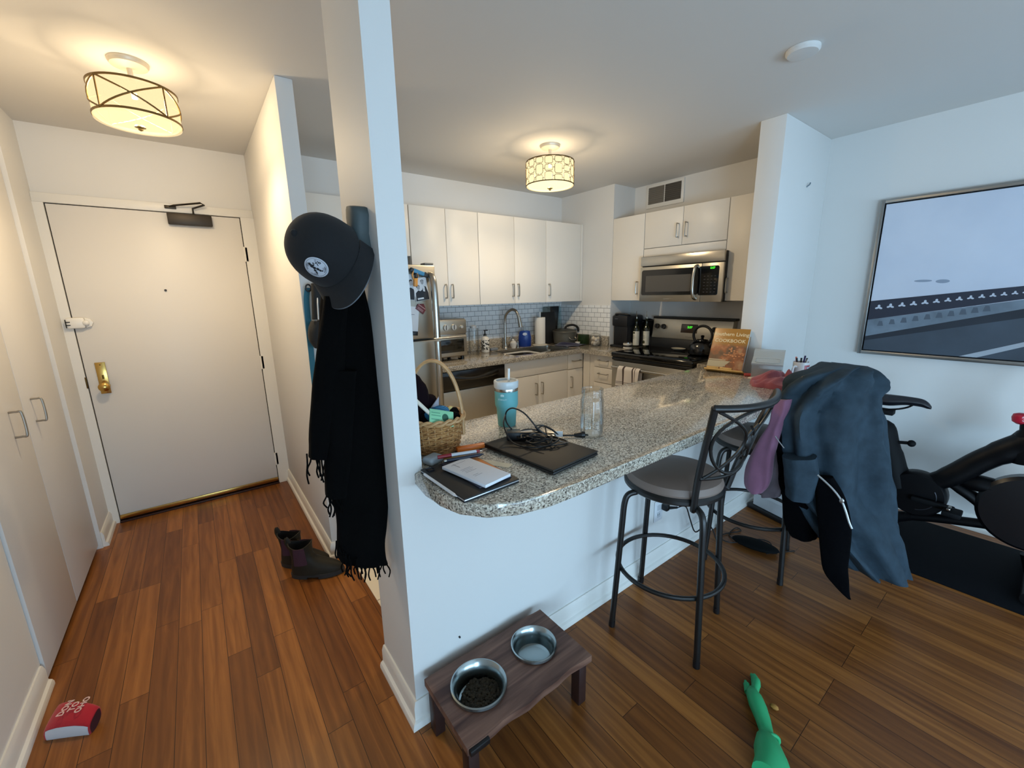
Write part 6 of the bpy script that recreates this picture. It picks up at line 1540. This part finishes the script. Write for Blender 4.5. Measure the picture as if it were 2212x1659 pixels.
layer([PS(722, 772, 560), PS(702, 782, 610), PS(692, 800, 690), PS(684, 810, 760), PS(683, 822, 850), PS(690, 831, 950), PS(708, 836, 1040), PS(724, 832, 1110), PS(727, 827, 1160), PS(729, 829, 1195), PS(737, 834, 1212)], .042, 1.0, 5)
layer([PS(700, 752, 640, 1.22), PS(690, 745, 720, 1.22), PS(680, 742, 800, 1.22), PS(672, 730, 880, 1.22), PS(668, 716, 940, 1.22), PS(667, 704, 988, 1.22)], .03, 3.0, 4)
layer([PS(715, 770, 800, 1.21), PS(703, 762, 900, 1.21), PS(702, 755, 1000, 1.21), PS(704, 745, 1072, 1.21)], .025, 5.0, 4)
fringe([at(669, 990, y=1.21), at(684, 993, y=1.22), at(700, 990, y=1.22)], (.085, 7), 1)
fringe([at(705, 1072, y=1.20), at(716, 1076, y=1.21), at(728, 1074, y=1.21)], (.075, 7), 2)
fringe([at(728, 1172, y=1.24), at(738, 1195, y=1.23), at(747, 1204, y=1.23)], (.055, 7), 4)
fringe([at(748, 1208, y=1.22), at(770, 1212, y=1.22), at(800, 1208, y=1.25), at(832, 1205, y=1.27)], (.075, 22), 3)

# leash and bag on the end of the hall wall
yw = 2.298
t = thing('leash', 'teal dog leash hanging on the end of the hall wall', 'leash', (.47, yw, 1.5))
TEAL = mat('teal webbing', '#2E6F82', .7)
lp = [at(664, 622, y=yw-.012), at(662, 650, y=yw-.012), at(666, 700, y=yw-.012), at(671, 750, y=yw-.012), at(676, 800, y=yw-.012), at(680, 835, y=yw-.012)]
def web(u, v):
    s_ = spline(lp, 6); p = s_[min(len(s_)-1, int(v*(len(s_)-1)+.5))]; return p+Vector((.026*(u-.5), 0, 0))
obj('strap', MB().grid(web, 2, 30, .004), TEAL, t)
obj('clip', MB().tube([at(666, 622, y=yw-.02)+Vector((.012*cos(u), 0, .016*sin(u))) for u in [2*PI*i/16 for i in range(16)]], .004, 8, closed=True), BLACKM, t)
t = thing('treat_pouch', 'black pouch hanging beside the teal leash behind the scarf', 'pouch', (.5, yw, 1.4))
PO = mat('black nylon pouch', '#0B0D0E', .7, bump=.3, bscale=400)
py_ = yw-.06
rows = [(at(672, 612, y=py_), at(705, 612, y=py_)), (at(673, 650, y=py_), at(706, 650, y=py_)), (at(674, 690, y=py_), at(708, 690, y=py_))]
obj('flap', MB().rings(loft_px(rows, 4, 24, .02, .03, 2.0, 3)), PO, t, smooth=60)
rows = [(at(672, 694, y=py_), at(712, 694, y=py_)), (at(666, 712, y=py_), at(716, 712, y=py_)), (at(668, 735, y=py_), at(716, 735, y=py_)), (at(680, 752, y=py_), at(712, 752, y=py_))]
obj('body', MB().rings(loft_px(rows, 4, 24, .045, .04, 4.0, 3)), PO, t, smooth=60)
obj('ring', MB().cyl(at(674, 692, y=py_-.03), at(678, 692, y=py_-.03), .004, n=8).cyl(at(685, 692, y=py_-.03), at(689, 692, y=py_-.03), .004, n=8), STEEL, t)
obj('cord', MB().tube([at(685, 620, y=yw-.03), at(686, 655, y=yw-.10), at(688, 690, y=yw-.10)], .003, 6), mat('white cord', '#C9CCCC', .6), t)
